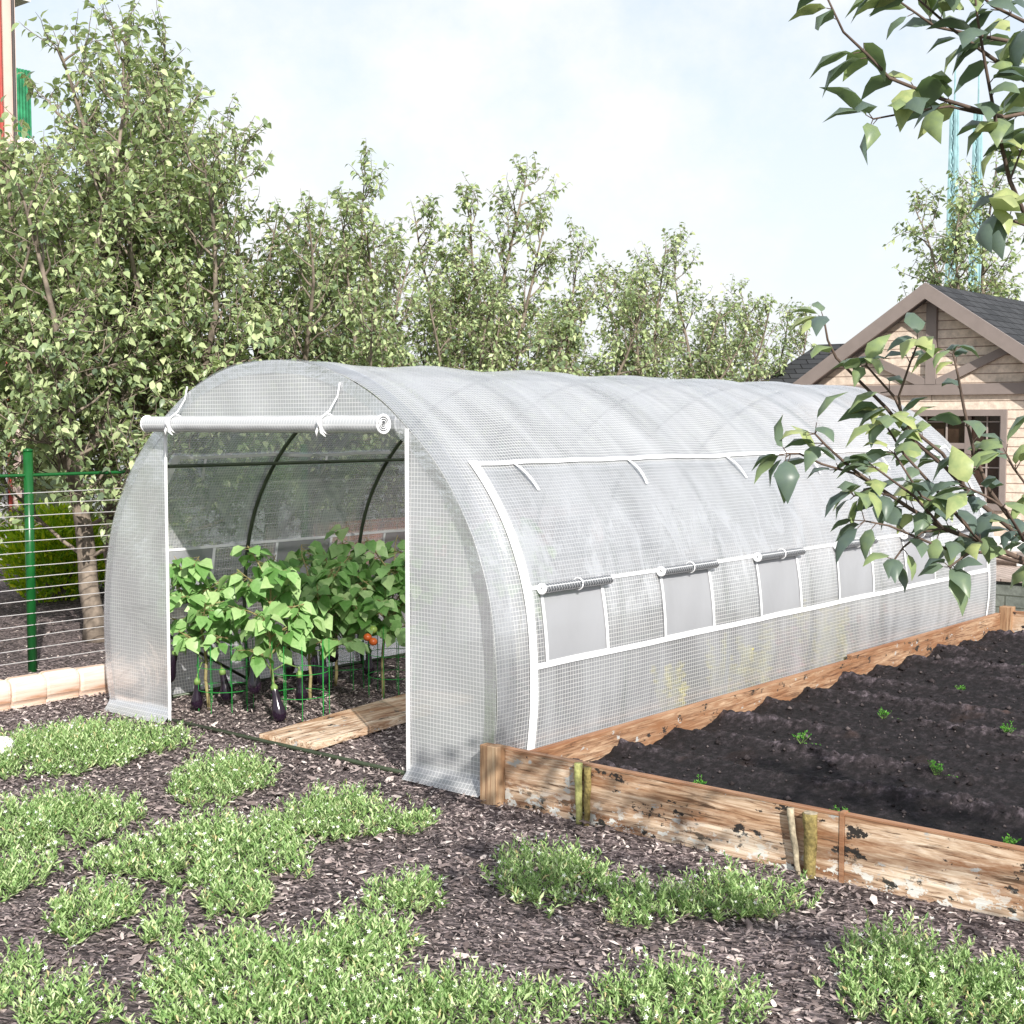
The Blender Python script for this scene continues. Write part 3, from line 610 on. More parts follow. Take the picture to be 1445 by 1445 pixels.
# ------------------------------------------------------------------ aubergines, cages, tomato
def aubergine(p, d, ln, parent):
    d = unit(np.array(d, float)); B = MB()
    prof = [(0,.25),(.08,.42),(.25,.50),(.45,.62),(.62,.86),(.78,1.0),(.9,.84),(.97,.5),(1.0,.08)]
    B.tube([np.array(p) + d*ln*t for t, r in prof], [r*ln*.20 for t, r in prof], 14)
    f = B.build('aubergine', M['egg'], parent, True)
    B = MB(); B.tube([np.array(p)-d*.03, np.array(p)-d*.004], [.004,.006], 6); B.tube([np.array(p)-d*.006, np.array(p)+d*.012, np.array(p)+d*.035], [.008,.021,.0195], 9); B.build('calyx', M['calyx'], f, True)
def veg_plant(x, y, H, seed, label, cat, fruits, name, leaf=.115, nl=80, rad=.30, tomatoes=()):
    rg = np.random.default_rng(seed); e = empty(name, (x, y, 0), label, cat, 'vegetable plants inside the greenhouse')
    main = curve((x,y,-.02), (rg.normal(0,.08),rg.normal(0,.08),1), H*.9, 9, rg, .10, .15); B = MB(); B.tube(main, np.linspace(.012,.004,10), 7)
    P = []; D = []; S = []
    nb = 15
    for k in range(nb):
        f = .47 + .53*k/nb; i = min(8, int(f*9)); q = main[i]; a = k*2.4 + rg.normal(0,.3); el = .35 + .6*f
        ln = rad*rg.uniform(.75,1.2)*(1.1-.35*f)
        pts = curve(q, (math.cos(a)*math.cos(el), math.sin(a)*math.cos(el), math.sin(el)*.9), ln, 4, rg, .14, -.03); B.tube(pts, np.linspace(.006,.0025,5), 5, cap=False)
        for j in range(int(nl*2.5/nb)):
            t = (.25 + .75*rg.random())*3.99; ii = int(t); pp = pts[ii] + (pts[ii+1]-pts[ii])*(t-ii); aa = rg.uniform(0,2*PI)
            d = np.array([math.cos(aa), math.sin(aa), rg.uniform(-.55,.35)]); tip = pp + d*rg.uniform(.02,.06); B.tube([pp, tip], [.002,.0015], 3, cap=False)
            P.append(tip); D.append(d + np.array([0,0,-.45])); S.append(leaf*rg.uniform(.6,1.15))
    B.build('stem', M['stem'], e, True)
    P = np.array(P); n = len(P); Nn = rg.normal(0,.5,(n,3)) + np.array([.25,-.35,1.]); V, F, A = leaf_mesh(P, np.array(D), Nn, np.array(S), rg.random(n), W=1.35, droop=1.3)
    mk('foliage', V, F, M['egg_leaf'], e, attr=A)
    for (dx, dy, z, tx, ty, ln) in fruits:
        p = np.array((x+dx, y+dy, z)); s = MB().tube([main[3], (main[3]+p)/2+np.array((0,0,.05)), p+np.array((0,0,.02))], .0035, 5).build('fruit_stalk', M['calyx'], e, True)
        aubergine(p, (tx, ty, -1), ln, e)
    for (dx, dy, z, m_) in tomatoes:
        c = np.array((x+dx, y+dy, z)); r = .025; k = 9
        MB().tube([c + np.array((0,0,r*math.cos(PI*i/k))) for i in range(k+1)], [max(.002, r*1.08*math.sin(PI*i/k)) for i in range(k+1)], 14).build('tomato', M[m_], e, True)
    return e
def cage(x, y, label, hgt=.42, r=.17, seed=0):
    e = empty('plant_cage', (x, y, 0), label, 'plant cage', 'green wire cages around the plants'); rg = np.random.default_rng(seed)
    for k in range(9):
        a = 2*PI*k/9 + rg.random()*.3; MB().tube([(x+r*math.cos(a), y+r*math.sin(a), 0), (x+r*math.cos(a), y+r*math.sin(a), hgt*(1+.1*rg.random()))], .0024, 5).build('wire_stake', M['cage'], e)
    for z in (.13, .27): MB().tube(ring((x,y,z), (0,0,1), r, 0, 24), .0022, 5).build('wire_ring', M['cage'], e)
veg_plant(-2.58, .40, 1.0, 5, 'aubergine plant nearest the left door edge with a fruit hanging far left', 'aubergine plant',
    [(-.09,-.17,.37,-.35,-.1,.22), (.05,.06,.24,.15,.1,.20), (.02,-.10,.20,-.05,0,.19)], 'aubergine_plant', nl=85, rad=.27)
veg_plant(-2.04, .53, 1.0, 8, 'tall aubergine plant in the middle of the door opening behind the plank end', 'aubergine plant',
    [(-.13,-.12,.36,.1,-.05,.22), (.06,-.13,.22,.22,.05,.22), (.02,.1,.26,0,.1,.19), (-.32,.05,.28,0,0,.15)], 'aubergine_plant', nl=100, rad=.38)
veg_plant(-2.55, 1.40, .93, 12, 'aubergine plant third from the left with fruit above the plank', 'aubergine plant',
    [(-.10,-.20,.44,-.28,0,.22), (.10,-.12,.38,.08,0,.20), (.08,-.25,.27,.03,0,.22), (.32,.0,.28,.03,0,.18)], 'aubergine_plant', nl=110, rad=.44)
veg_plant(-2.06, 1.36, 1.0, 19, 'tomato plant with orange and green fruit against the right door edge', 'tomato plant', [],
    'tomato_plant', nl=95, rad=.36, tomatoes=[(.04,-.12,.44,'green_tomato'), (.03,-.16,.395,'tomato'), (.07,-.15,.37,'tomato')])
veg_plant(-2.55, 2.45, 1.15, 25, 'aubergine plant in the back row seen dimly behind the tomato plant', 'aubergine plant', [(.1,-.1,.3,0,0,.17)], 'aubergine_plant', nl=95, rad=.38)
veg_plant(-2.32, .98, .84, 41, 'aubergine plant filling the middle between the front pair and the third one', 'aubergine plant',
    [(-.1,-.1,.36,.1,0,.2), (.12,.0,.3,0,0,.2)], 'aubergine_plant', nl=110, rad=.44)
veg_plant(-2.05, 2.7, 1.1, 31, 'rearmost leafy vegetable plant behind the right door panel film', 'vegetable plant', [], 'vegetable_plant', nl=90, rad=.38)
for k, (x, y, lb) in enumerate([(-2.50,.46,'green wire cage round the leftmost aubergine plant'), (-2.0,.62,'green wire cage round the tall middle aubergine plant'), (-2.50,1.44,'green wire cage round the third aubergine plant'), (-2.02,1.42,'green wire cage round the tomato plant'), (-2.5,2.4,'green wire cage round the back row aubergine plant')]): cage(x, y, lb, seed=k)
def flowers(x, y, H, seed, m_, label):
    rg = np.random.default_rng(seed); e = empty('flowering_plant', (x, y, 0), label, 'flowering plant', 'flowering plants along the right film wall'); B = MB(); P = []; D = []; S = []
    for k in range(11):
        a = rg.uniform(0, 2*PI); r = rg.uniform(.02,.15); h = H*rg.uniform(.6,1); tip = np.array((x+r*math.cos(a)*1.1, y+r*math.sin(a)*1.4, h)); base = np.array((x+r*.3*math.cos(a), y+r*.3*math.sin(a), -.01))
        B.tube([base, (base+tip)/2+rg.normal(0,.01,3), tip], [.004,.003,.002], 4)
        for j in range(46):
            t = rg.uniform(.25,1.02); q = base + (tip-base)*t; aa = rg.uniform(0,2*PI); d = np.array((math.cos(aa), math.sin(aa), rg.uniform(-.2,.9))); P.append(q); D.append(d); S.append(rg.uniform(.02,.045))
    B.build('stem', M['calyx'], e); P = np.array(P); n = len(P); V, F, A = leaf_mesh(P, np.array(D), rg.normal(0,1,(n,3)), np.array(S), rg.random(n), W=1.3); mk('foliage', V, F, M[m_], e, attr=A)
for k, (y, h, m_, lb) in enumerate([(1.75,.36,'yellow','low yellow flowering plant nearest the greenhouse front, behind the right film wall'), (2.2,.42,'yellow','second yellow flowering plant behind the right film wall'),
    (2.65,.46,'yellow','yellow flowering plant left of the first pink one behind the film'), (3.0,.44,'pink','pinkish plant between yellow plants behind the right film wall'),
    (3.35,.52,'yellow','tallest yellow flowering plant behind the right film wall'), (3.75,.50,'yellow','yellow flowering plant just past the tallest one behind the film'),
    (4.15,.42,'pink','second pinkish plant farthest along the right film wall')]): flowers(-.10, y, h*1.1, 50+k, m_, lb)

# plank inside
B = MB(); B.box((-1.66,.05,.005), (-1.26,1.55,.045), rot=R(8), piv=(-1.45,.06,0))
tag(B.build('plank', M['plank'], bevel=.003), 'thick weathered board lying on the mulch inside the greenhouse doorway', 'plank')

# ------------------------------------------------------------------ raised bed
bed = empty('raised_bed', (.08, -.03, 0), 'large wooden raised bed of dark furrowed soil beside the greenhouse', 'raised bed')
def board(name, lo, hi, m_, rim, axis, inner=None, label=None):
    o = MB().box(lo, (hi[0], hi[1], hi[2]-.008)).build(name, m_, bed, bevel=.002)
    MB().box((lo[0]-.002, lo[1]-.002, hi[2]-.008), (hi[0]+.002, hi[1]+.002, hi[2])).build('top_edge', rim, o)
    return o
def shift_board(x0, x1, y0, y1, z1, m_, rim):
    return board('board', (x0,y0,-.02), (x1,y1,z1), m_, rim, 0)
shift_board(.135, 1.795, -.03, 0.0, .252, M['board_x'], M['rim'])
shift_board(1.815, 3.50, -.03, 0.0, .256, M['board_x'], M['rim'])
shift_board(3.52, 5.15, -.03, 0.0, .252, M['board_x'], M['rim'])
shift_board(.075, .105, .02, 3.50, .185, M['board_back'], M['rim_y'])
shift_board(.070, .102, 3.51, 6.12, .215, M['board_back'], M['rim_y'])
shift_board(.16, 2.6, 6.16, 6.19, .235, M['board_x'], M['rim'])
shift_board(2.62, 5.15, 6.16, 6.19, .235, M['board_x'], M['rim'])
shift_board(5.12, 5.15, .02, 6.15, .235, M['board_y'], M['rim_y'])
MB().box((1.796,-.034,-.02), (1.814,.002,.262)).build('joint_batten', M['rim'], bed)
for (x, y, zz) in ((.03,-.085,.262), (.085,6.13,.265)):
    MB().box((x,y,-.02), (x+.10,y+.055 if y < 0 else y+.09,zz)).build('corner_post', M['post'], bed, bevel=.004)
MB().box((.03,-.03,-.02), (.13,.018,.250)).build('corner_post', M['post'], bed, bevel=.003)
def stake(x, w_, h, lean, m_, label, d=.03):
    B = MB(); rg = np.random.default_rng(int(x*100)); pts = [(x+lean*t + rg.normal(0,.0015), -.032-d/2-.004, -.03 + (h+.03)*t) for t in np.linspace(0,1,9)]
    B.tube(pts, [w_/2*(.82+.28*t+rg.normal(0,.03)) for t in np.linspace(0,1,9)], 9); tag(B.build('stake', m_, smooth=True), label, 'stake', 'short stakes hammered in against the bed boards')
stake(.575, .034, .255, -.004, M['stake_pale'], 'pale yellow-green stake against the first front board of the bed')
stake(.618, .030, .245, .004, M['stake'], 'mossy brown stake tight beside the pale yellow-green one')
stake(1.685, .052, .240, 0.0, M['stake'], 'thick mossy stake with a cut grey top beside the joint of the front boards')
stake(1.640, .026, .245, -.045, M['stake_grey'], 'thin grey stake leaning left against the thick mossy one')
MB().tube([(1.685,-.0515,.240),(1.685,-.0515,.243)], .027, 12).build('cut_top', M['stake_grey'], bpy.data.objects['stake.002'])
# soil
def soilmat():
    m, t, N, L, o = mat('bed_soil'); p = N.new('ShaderNodeBsdfPrincipled'); p.inputs['Roughness'].default_value = .8; p.inputs['Specular IOR Level'].default_value = .3
    tc = N.new('ShaderNodeTexCoord'); n1 = N.new('ShaderNodeTexNoise'); n1.inputs['Scale'].default_value = 26; n1.inputs['Detail'].default_value = 10; n1.inputs['Roughness'].default_value = .7
    n2 = N.new('ShaderNodeTexNoise'); n2.inputs['Scale'].default_value = 2.6; n2.inputs['Detail'].default_value = 3
    L.new(tc.outputs['Object'], n1.inputs[0]); L.new(tc.outputs['Object'], n2.inputs[0])
    r1 = ramp(N, [(.36, (.006,.005,.0052)), (.52, (.020,.0165,.0175)), (.68, (.075,.064,.068))]); L.new(n1.outputs[0], r1.inputs[0])
    r2 = ramp(N, [(.62, (0,0,0)), (.75, (1,1,1))]); L.new(n2.outputs[0], r2.inputs[0])
    mx = N.new('ShaderNodeMixRGB'); L.new(r2.outputs[0], mx.inputs[0]); L.new(r1.outputs[0], mx.inputs[1]); mx.inputs[2].default_value = (.05,.03,.022,1)
    at_ = N.new('ShaderNodeAttribute'); at_.attribute_name = 'rnd'; crest_lit = N.new('ShaderNodeMixRGB'); crest_lit.blend_type = 'MULTIPLY'; crest_lit.inputs[0].default_value = 1  # crests painted lighter, furrows darker, like clods catching the light
    rd = ramp(N, [(0, (.50,.46,.50)), (.45, (.85,.80,.84)), (1, (2.1,2.0,2.15))]); L.new(at_.outputs['Fac'], rd.inputs[0]); L.new(mx.outputs[0], crest_lit.inputs[1]); L.new(rd.outputs[0], crest_lit.inputs[2])
    L.new(crest_lit.outputs[0], p.inputs['Base Color']); b = N.new('ShaderNodeBump'); b.inputs['Strength'].default_value = 1.0; b.inputs['Distance'].default_value = .018
    L.new(n1.outputs[0], b.inputs['Height']); L.new(b.outputs[0], p.inputs['Normal']); L.new(p.outputs[0], o.inputs[0]); return m
sx = np.linspace(.10, 5.12, 560); sy = np.linspace(0.0, 6.16, 680); SX, SY = np.meshgrid(sx, sy)
ph = (SY - .07 + .025*np.sin(SX*2.3) + .02*np.sin(SX*5.1+2)) / .495; fr = ph - np.floor(ph)
rid = np.where(fr < .74, (fr/.74)**1.8, 1-((fr-.74)/.26)**1.5)
def rough(x, y, seed, f0, f1, n):
    r_ = np.random.default_rng(seed); z = 0
    for k in range(n):
        f = math.exp(r_.uniform(math.log(f0), math.log(f1))); a = r_.uniform(0, 2*PI); p_ = r_.uniform(0, 6.3, 2); u = x*math.cos(a)+y*math.sin(a); v_ = -x*math.sin(a)+y*math.cos(a)
        z = z + np.sin(u*f+p_[0]+1.3*np.sin(v_*f*.6+p_[1])) / n**.5
    return z
def worley(x, y, cell, seed):
    """domed clods: height falls off from jittered centres"""
    r_ = np.random.default_rng(seed); nx_, ny_ = int(7/cell)+4, int(8/cell)+4; jx = r_.random((ny_, nx_)); jy = r_.random((ny_, nx_)); am = r_.uniform(.35, 1, (ny_, nx_)); u = x/cell + 1; v = y/cell + 1
    iu = np.floor(u).astype(int); iv = np.floor(v).astype(int); best = np.full(x.shape, 9.); ba = np.zeros(x.shape)
    for dy in (-1,0,1):
        for dx in (-1,0,1):
            a = np.clip(iv+dy, 0, ny_-1); b_ = np.clip(iu+dx, 0, nx_-1); d = (u-(iu+dx+jx[a,b_]))**2 + (v-(iv+dy+jy[a,b_]))**2; m_ = d < best; best = np.where(m_, d, best); ba = np.where(m_, am[a,b_], ba)
    return np.clip(1-best*1.25, 0, 1)**.6 * ba
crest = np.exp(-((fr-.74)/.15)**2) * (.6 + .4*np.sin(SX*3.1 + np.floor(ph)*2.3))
SZ = .026 + .054*rid + worley(SX+.03*np.sin(SY*31), SY*1.25, .075, 1)*.038*(crest+.10) + worley(SX, SY, .034, 2)*.018*(.35+crest) + worley(SX, SY, .02, 6)*.006 + rough(SX, SY, 9, 50, 150, 12)*.0016 + rough(SX, SY, 5, 2, 8, 8)*.004
ix = np.arange(SX.size).reshape(SX.shape); sf = np.stack([ix[:-1,:-1], ix[:-1,1:], ix[1:,1:], ix[1:,:-1]], -1).reshape(-1,4)
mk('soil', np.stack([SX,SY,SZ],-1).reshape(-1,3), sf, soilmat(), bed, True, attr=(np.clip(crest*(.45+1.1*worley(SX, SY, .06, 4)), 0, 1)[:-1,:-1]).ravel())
def soil_z(x, y):
    i = int(np.clip(np.searchsorted(sx, x), 0, len(sx)-1)); j = int(np.clip(np.searchsorted(sy, y), 0, len(sy)-1)); return float(SZ[j, i])
def seedling(x, y, seed, label):
    z = soil_z(x, y); rg = np.random.default_rng(seed); P = []; D = []; S = []
    B = MB()
    for k in range(9):
        a = rg.uniform(0,2*PI); el = rg.uniform(.5,1.3); tip = np.array((x,y,z)) + np.array((math.cos(a)*math.cos(el), math.sin(a)*math.cos(el), math.sin(el)))*rg.uniform(.035,.06)
        B.tube([(x,y,z-.01), tip], [.0015,.0008], 3)
        for j in range(9):
            t = rg.uniform(.4,1.1); P.append(np.array((x,y,z)) + (tip-np.array((x,y,z)))*t); aa = rg.uniform(0,2*PI); D.append(np.array((math.cos(aa), math.sin(aa), .8))); S.append(rg.uniform(.010,.02))
    # a runner trailing on the soil
    for j in range(14):
        t = j/13*.09; P.append(np.array((x+.02+t, y-.01+.02*math.sin(t*30), z-.002+.004*rg.random()))); aa = rg.uniform(0,2*PI); D.append(np.array((math.cos(aa), math.sin(aa), .5))); S.append(rg.uniform(.006,.012))
    e = empty('seedling', (x,y,z), label, 'seedling', 'green seedlings on the soil furrows'); B.build('stem', M['calyx'], e)
    P = np.array(P); n = len(P); V, F, A = blade_mesh(P, np.array(D), rg.normal(0,1,(n,3)), np.array(S), np.array(S)*.4, rg.random(n)); mk('leaves', V, F, M['sprout'], e, attr=A)
for k, (x, y, lb) in enumerate([(.85,.477,'seedling nearest the corner post in the first furrow'), (1.53,.518,'seedling just behind the board joint in the first furrow'), (2.23,.515,'seedling at the right edge of the first furrow'),
    (.87,1.397,'seedling nearest the greenhouse in the second row'), (1.57,1.389,'seedling in the middle of the second row'), (.85,2.382,'seedling nearest the greenhouse in the third row'),
    (1.54,2.40,'seedling at the right end of the third row'), (.82,3.547,'small far seedling in the fourth row'), (1.55,3.5,'far right seedling in the fourth row'), (.85,4.6,'tiny farthest seedling near the back of the bed')]): seedling(x, y, k, lb)

def clods():
    r_ = np.random.default_rng(44); n = 5200; x = r_.uniform(.14, 4.9, n); y = r_.uniform(.03, 6.1, n)
    z = np.array([soil_z(a, b) for a, b in zip(x, y)]); sz_ = r_.lognormal(math.log(.0065), .55, n).clip(.003, .028)
    O = np.array([(1,0,0),(0,1,0),(-1,0,0),(0,-1,0),(0,0,1),(0,0,-1)], float); F = np.array([(0,1,4),(1,2,4),(2,3,4),(3,0,4),(1,0,5),(2,1,5),(3,2,5),(0,3,5)])
    a = r_.uniform(0, 6.3, n); ca, sa = np.cos(a), np.sin(a); V = O[None]*r_.uniform(.55, 1.35, (n,6,1))*sz_[:,None,None]
    X = V[...,0]*ca[:,None] - V[...,1]*sa[:,None]; Y = V[...,0]*sa[:,None] + V[...,1]*ca[:,None]; V = np.stack([X+x[:,None], Y+y[:,None], V[...,2]*.75+z[:,None]+.3*sz_[:,None]], -1)
    o = mk('soil_crumbs', V.reshape(-1,3), (np.arange(n)[:,None,None]*6+F[None]).reshape(-1,3), leafmat('crumb', [(0, (.010,.008,.008)), (.6, (.035,.028,.03)), (1, (.12,.10,.10))], 0, .9, spec=.2), None, org=(.1,0,0), attr=np.repeat(r_.random(n), 8))
    tag(o, 'loose dark crumbs and clods scattered over the furrows of the raised bed', 'soil', kind='stuff')
clods()

# ------------------------------------------------------------------ pale log edging and stone
for k in range(5):
    y0 = -.62 + .235*k; B = MB(); hh = .185; dx = .0
    pr = [(.0,.0),(.055,.0),(.05,.03),(.062,.05),(.066,.11),(.06,.15),(.05,hh-.012),(.03,hh),(-.03,hh),(-.05,hh-.01),(-.05,0)]
    taper = [(0,.93),(.02,1.0),(.21,1.0),(.232,.95)]
    V = []; npf = len(pr)
    for (yy, s_) in taper:
        for (px_, pz_) in pr: V.append((-3.53 + px_*s_ + .012*(k % 2), y0+yy, pz_*s_ - .006 + .004*((k*7) % 3)))
    F = [tuple(range(npf)), tuple(3*npf+i for i in range(npf))[::-1]] + [(i*npf+j, i*npf+(j+1)%npf, (i+1)*npf+(j+1)%npf, (i+1)*npf+j)[::-1] for i in range(3) for j in range(npf)]
    lb = ['pale edging log cut off by the left edge of the photo', 'pale edging log with a dark crack near the left edge', 'pale edging log second from the left of the greenhouse', 'pale edging log under the green fence post, next to the last', 'pale edging log touching the greenhouse corner'][k]
    tag(B.add(V, F).build('edging_log', M['log'], smooth=False, bevel=.006), lb, 'edging log', 'pale logs edging the mulch')
def blob(name, c, r, m_, seed, label, cat, sq=(1,1,.75)):
    B = MB(); n, k = 22, 14; rg = np.random.default_rng(seed); V = []
    for i in range(k+1):
        for j in range(n):
            th = PI*i/k; a = 2*PI*j/n; d = np.array((math.sin(th)*math.cos(a), math.sin(th)*math.sin(a), math.cos(th))); q = r*(1+.10*math.sin(3*a+seed)*math.sin(th)+.06*math.sin(5*th+2*a)); V.append(np.array(c)+d*q*np.array(sq))
    F = [(i*n+j, i*n+(j+1)%n, (i+1)*n+(j+1)%n, (i+1)*n+j)[::-1] for i in range(k) for j in range(n)]
    tag(B.add(V, F).build(name, m_, smooth=True), label, cat)
q = at(0, 1068); blob('stone', (q[0], q[1], .05), .075, M['white_stone'], 3, 'rounded white stone among the grass at the left edge', 'stone')

# ------------------------------------------------------------------ low flowering ground cover, clump by clump
def clump(cx_, cy_, rx, ry, label, H=.075, seed=0):
    """centre and half-axes given in photo pixels on the ground, turned into metres there"""
    c = at(cx_, cy_+10); d = np.linalg.norm(c[:2]-CAM[:2]); right = np.array((math.cos(YAW), math.sin(YAW))); fw = np.array((-math.sin(YAW), math.cos(YAW)))
    rx *= .90; ry *= .84; a = rx*d/FPX; far_ = at(cx_, cy_+10-ry); near_ = at(cx_, cy_+10+ry); bb = np.linalg.norm(far_[:2]-near_[:2])/2
    rg = np.random.default_rng(900+seed); area = PI*a*bb; ns = int(area*1150*(1 if area > .12 else 1.2)); P = []; D = []; S = []; FP = []
    ph_ = rg.uniform(0, 6.3, 6); ST = MB()
    th = rg.uniform(0, 2*PI, ns); rr = rg.random(ns)**.56; rr = np.where(rg.random(ns) < .10, rr*1.22, rr)
    edge = 1 + .13*np.sin(2*th+ph_[0]) + .10*np.sin(3*th+ph_[1]) + .09*np.sin(5*th+ph_[2]) + .06*np.sin(9*th+ph_[3]) + rg.normal(0,.05,ns)
    u = rr*edge*np.cos(th)*a; v = rr*edge*np.sin(th)*bb
    bx = c[0] + right[0]*u + fw[0]*v; by = c[1] + right[1]*u + fw[1]*v
    for i in range(ns):
        e_ = rr[i]; hh = H*(1.25-.75*min(1,e_)**2)*rg.uniform(.45,1.3); o_ = np.array((bx[i]-c[0], by[i]-c[1], 0)); o_ = unit(o_)*(.25+.75*e_) + rg.normal(0,.35,3)*np.array((1,1,0))
        dr_ = unit(o_*.75 + np.array((0,0,1.0))); base = np.array((bx[i], by[i], -.002))
        nl = rg.integers(9, 14)
        for j in range(nl):
            t = (j+.5)/nl; aa = j*2.4 + th[i]; sd_ = np.array((math.cos(aa), math.sin(aa), .35+1.0*t))+rg.normal(0,.25,3); P.append(base + dr_*hh*t*1.05); D.append(sd_ + dr_*.5); S.append(rg.uniform(.022,.050)*(1-.35*t))
        if rg.random() < .23: FP.append((base + dr_*hh*1.12, dr_))
    P = np.array(P); n = len(P); S = np.array(S); rn = np.clip(rg.beta(2.4,2.2,n) + (rg.random(n) < .03)*.5, 0, 1)
    V, F, A = blade_mesh(P, np.array(D), rg.normal(0,.5,(n,3))+np.array((0,0,1.)), S, S*rg.uniform(.19,.32,n), rn)
    FV = []; FF = []; n0 = len(V)
    for (p, d) in FP:
        d = unit(d + np.array((.3,-.5,.4))); s1 = unit(np.cross(d, (0.3,.2,1.))); s2 = np.cross(d, s1); r_ = rg.uniform(.005,.010); b0 = n0 + len(FV); a0 = rg.uniform(0,6); FV.append(p)
        for k in range(5):
            for (da, q_, lf) in ((-.32,.55,.1),(0,1.0,.25),(.32,.55,.1)):
                an = a0 + 2*PI*k/5 + da; FV.append(p + (s1*math.cos(an)+s2*math.sin(an))*r_*q_ + d*r_*lf)
            FF += [(b0, b0+1+3*k, b0+2+3*k), (b0, b0+2+3*k, b0+3+3*k)]
    if FV: V = np.vstack([V, np.array(FV)]); nf = len(F); F = np.vstack([F, np.array(FF)]); A = np.r_[A, np.zeros(len(FF))]
    o = mk('ground_cover_clump', V, F, (M['grass'], M['petal']), None, org=(c[0], c[1], 0), attr=A)
    if FV: o.data.polygons.foreach_set('material_index', np.r_[np.zeros(nf, np.int32), np.ones(len(FF), np.int32)])
    tag(o, label, 'ground cover plant', 'clumps of low green plants with tiny white flowers')
CL = [(115,1052,128,36,'wide clump at the upper left between the white stone and the greenhouse corner'), (312,1100,76,32,'clump in front of the door sill left of the centre'), (70,1160,108,42,'wide clump at the left edge below the white stone'),
 (300,1200,142,52,'large oval clump in the middle left of the yard'), (478,1150,78,34,'clump in front of the door opening near the right door panel'), (585,1158,30,13,'sparse little tuft just right of the clump before the door'),
 (22,1238,42,30,'small clump at the left edge, third from the top'), (130,1285,58,36,'rounded clump below the wide left edge clump'), (228,1308,34,20,'smallest tuft right of the rounded left clump'), (335,1268,52,26,'thin tuft directly under the large oval clump'),
 (572,1262,50,26,'isolated round tuft in the open mulch at the centre'), (775,1238,88,40,'dense clump below the bed corner post'), (915,1278,60,26,'left half of the double clump before the bed boards'), (1040,1268,98,30,'right half of the double clump before the bed boards'),
 (385,1375,215,55,'largest flowering carpet at the bottom of the photo'), (520,1330,62,34,'clump joining the top right of the largest carpet'), (95,1425,62,34,'clump at the bottom left corner'), (8,1385,34,42,'half clump on the left edge above the bottom corner'),
 (650,1425,150,46,'carpet at the bottom centre right of the largest one'), (420,1440,230,40,'front strip of flowering carpet along the bottom edge'), (955,1415,125,46,'separate oval clump at the bottom right of centre'), (1275,1362,82,48,'upper part of the shaded flowering clump at lower right'),
 (1330,1420,130,50,'wide flowering clump in the bottom right corner'), (1440,1400,52,44,'clump on the right edge beside the bottom right corner one')]
for k, (a_, b_, c_, d_, lb) in enumerate(CL): clump(a_, b_, c_, d_, lb, .115 if c_ > 60 else .09, k)

# ------------------------------------------------------------------ fence
fn = empty('wire_fence', (-4.6, .43, 0), 'green post and rail fence with closely spaced pale wires on the left', 'fence')
for y in (-2.1, .43, 2.96, 5.5, 8.0):
    B = MB(); B.tube([(-4.6,y,-.05),(-4.6,y,1.53)], .033, 16); B.tube([(-4.6,y,1.53),(-4.6,y,1.545),(-4.6,y,1.552)], [.036,.034,.01], 16); B.build('post', M['fence_green'], fn, True)
MB().tube([(-4.6,-3.5,1.36),(-4.6,8.0,1.375)], .012, 8).build('top_rail', M['fence_green'], fn, True)
for k in range(15):
    z = .07 + k*.084; rg = np.random.default_rng(k); MB().tube([(-4.57,y,z + rg.normal(0,.004)) for y in np.linspace(-3.5,8,12)], .0030, 5).build('wire', M['wire'], fn)

# ------------------------------------------------------------------ hedge, brick wall, far buildings
def bush(x, y, w_, h, seed, label):
    rg = np.random.default_rng(seed); n = 4200; u = rg.normal(0,1,(n,3)); u /= np.linalg.norm(u,axis=1,keepdims=True); rr = rg.random(n)**.35
    P = u*rr[:,None]*np.array((w_,w_,h/2)) + np.array((x,y,h/2)); P[:,2] += .08*np.sin(P[:,0]*9)*h; P[:,2] = np.clip(P[:,2], .0, None)
    D = u*np.array((.7,.7,.3)) + np.array((0,0,.7)) + rg.normal(0,.3,(n,3)); V, F, A = leaf_mesh(P, D, rg.normal(0,1,(n,3)), rg.uniform(.05,.10,n), rg.beta(1.4,1.4,n), W=.6)
    e = empty('shrub', (x,y,0), label, 'shrub', 'yellow-green shrubs beyond the fence'); mk('foliage', V, F, M['hedge'], e, attr=A)
    B = MB()
    for k in range(5): B.tube([(x,y,-.02), (x+rg.normal(0,w_*.3), y+rg.normal(0,w_*.3), h*.7)], [.02,.006], 5)
    B.build('stem', M['bark'], e)
q = at(75, 850); bush(q[0]-.1, q[1]+.1, .55, .95, 1, 'bright yellow-green shrub right of the green fence post')
q = at(125, 850); bush(q[0]-.9, q[1]+.6, .6, .75, 2, 'lower yellow-green shrub close to the tree trunk')
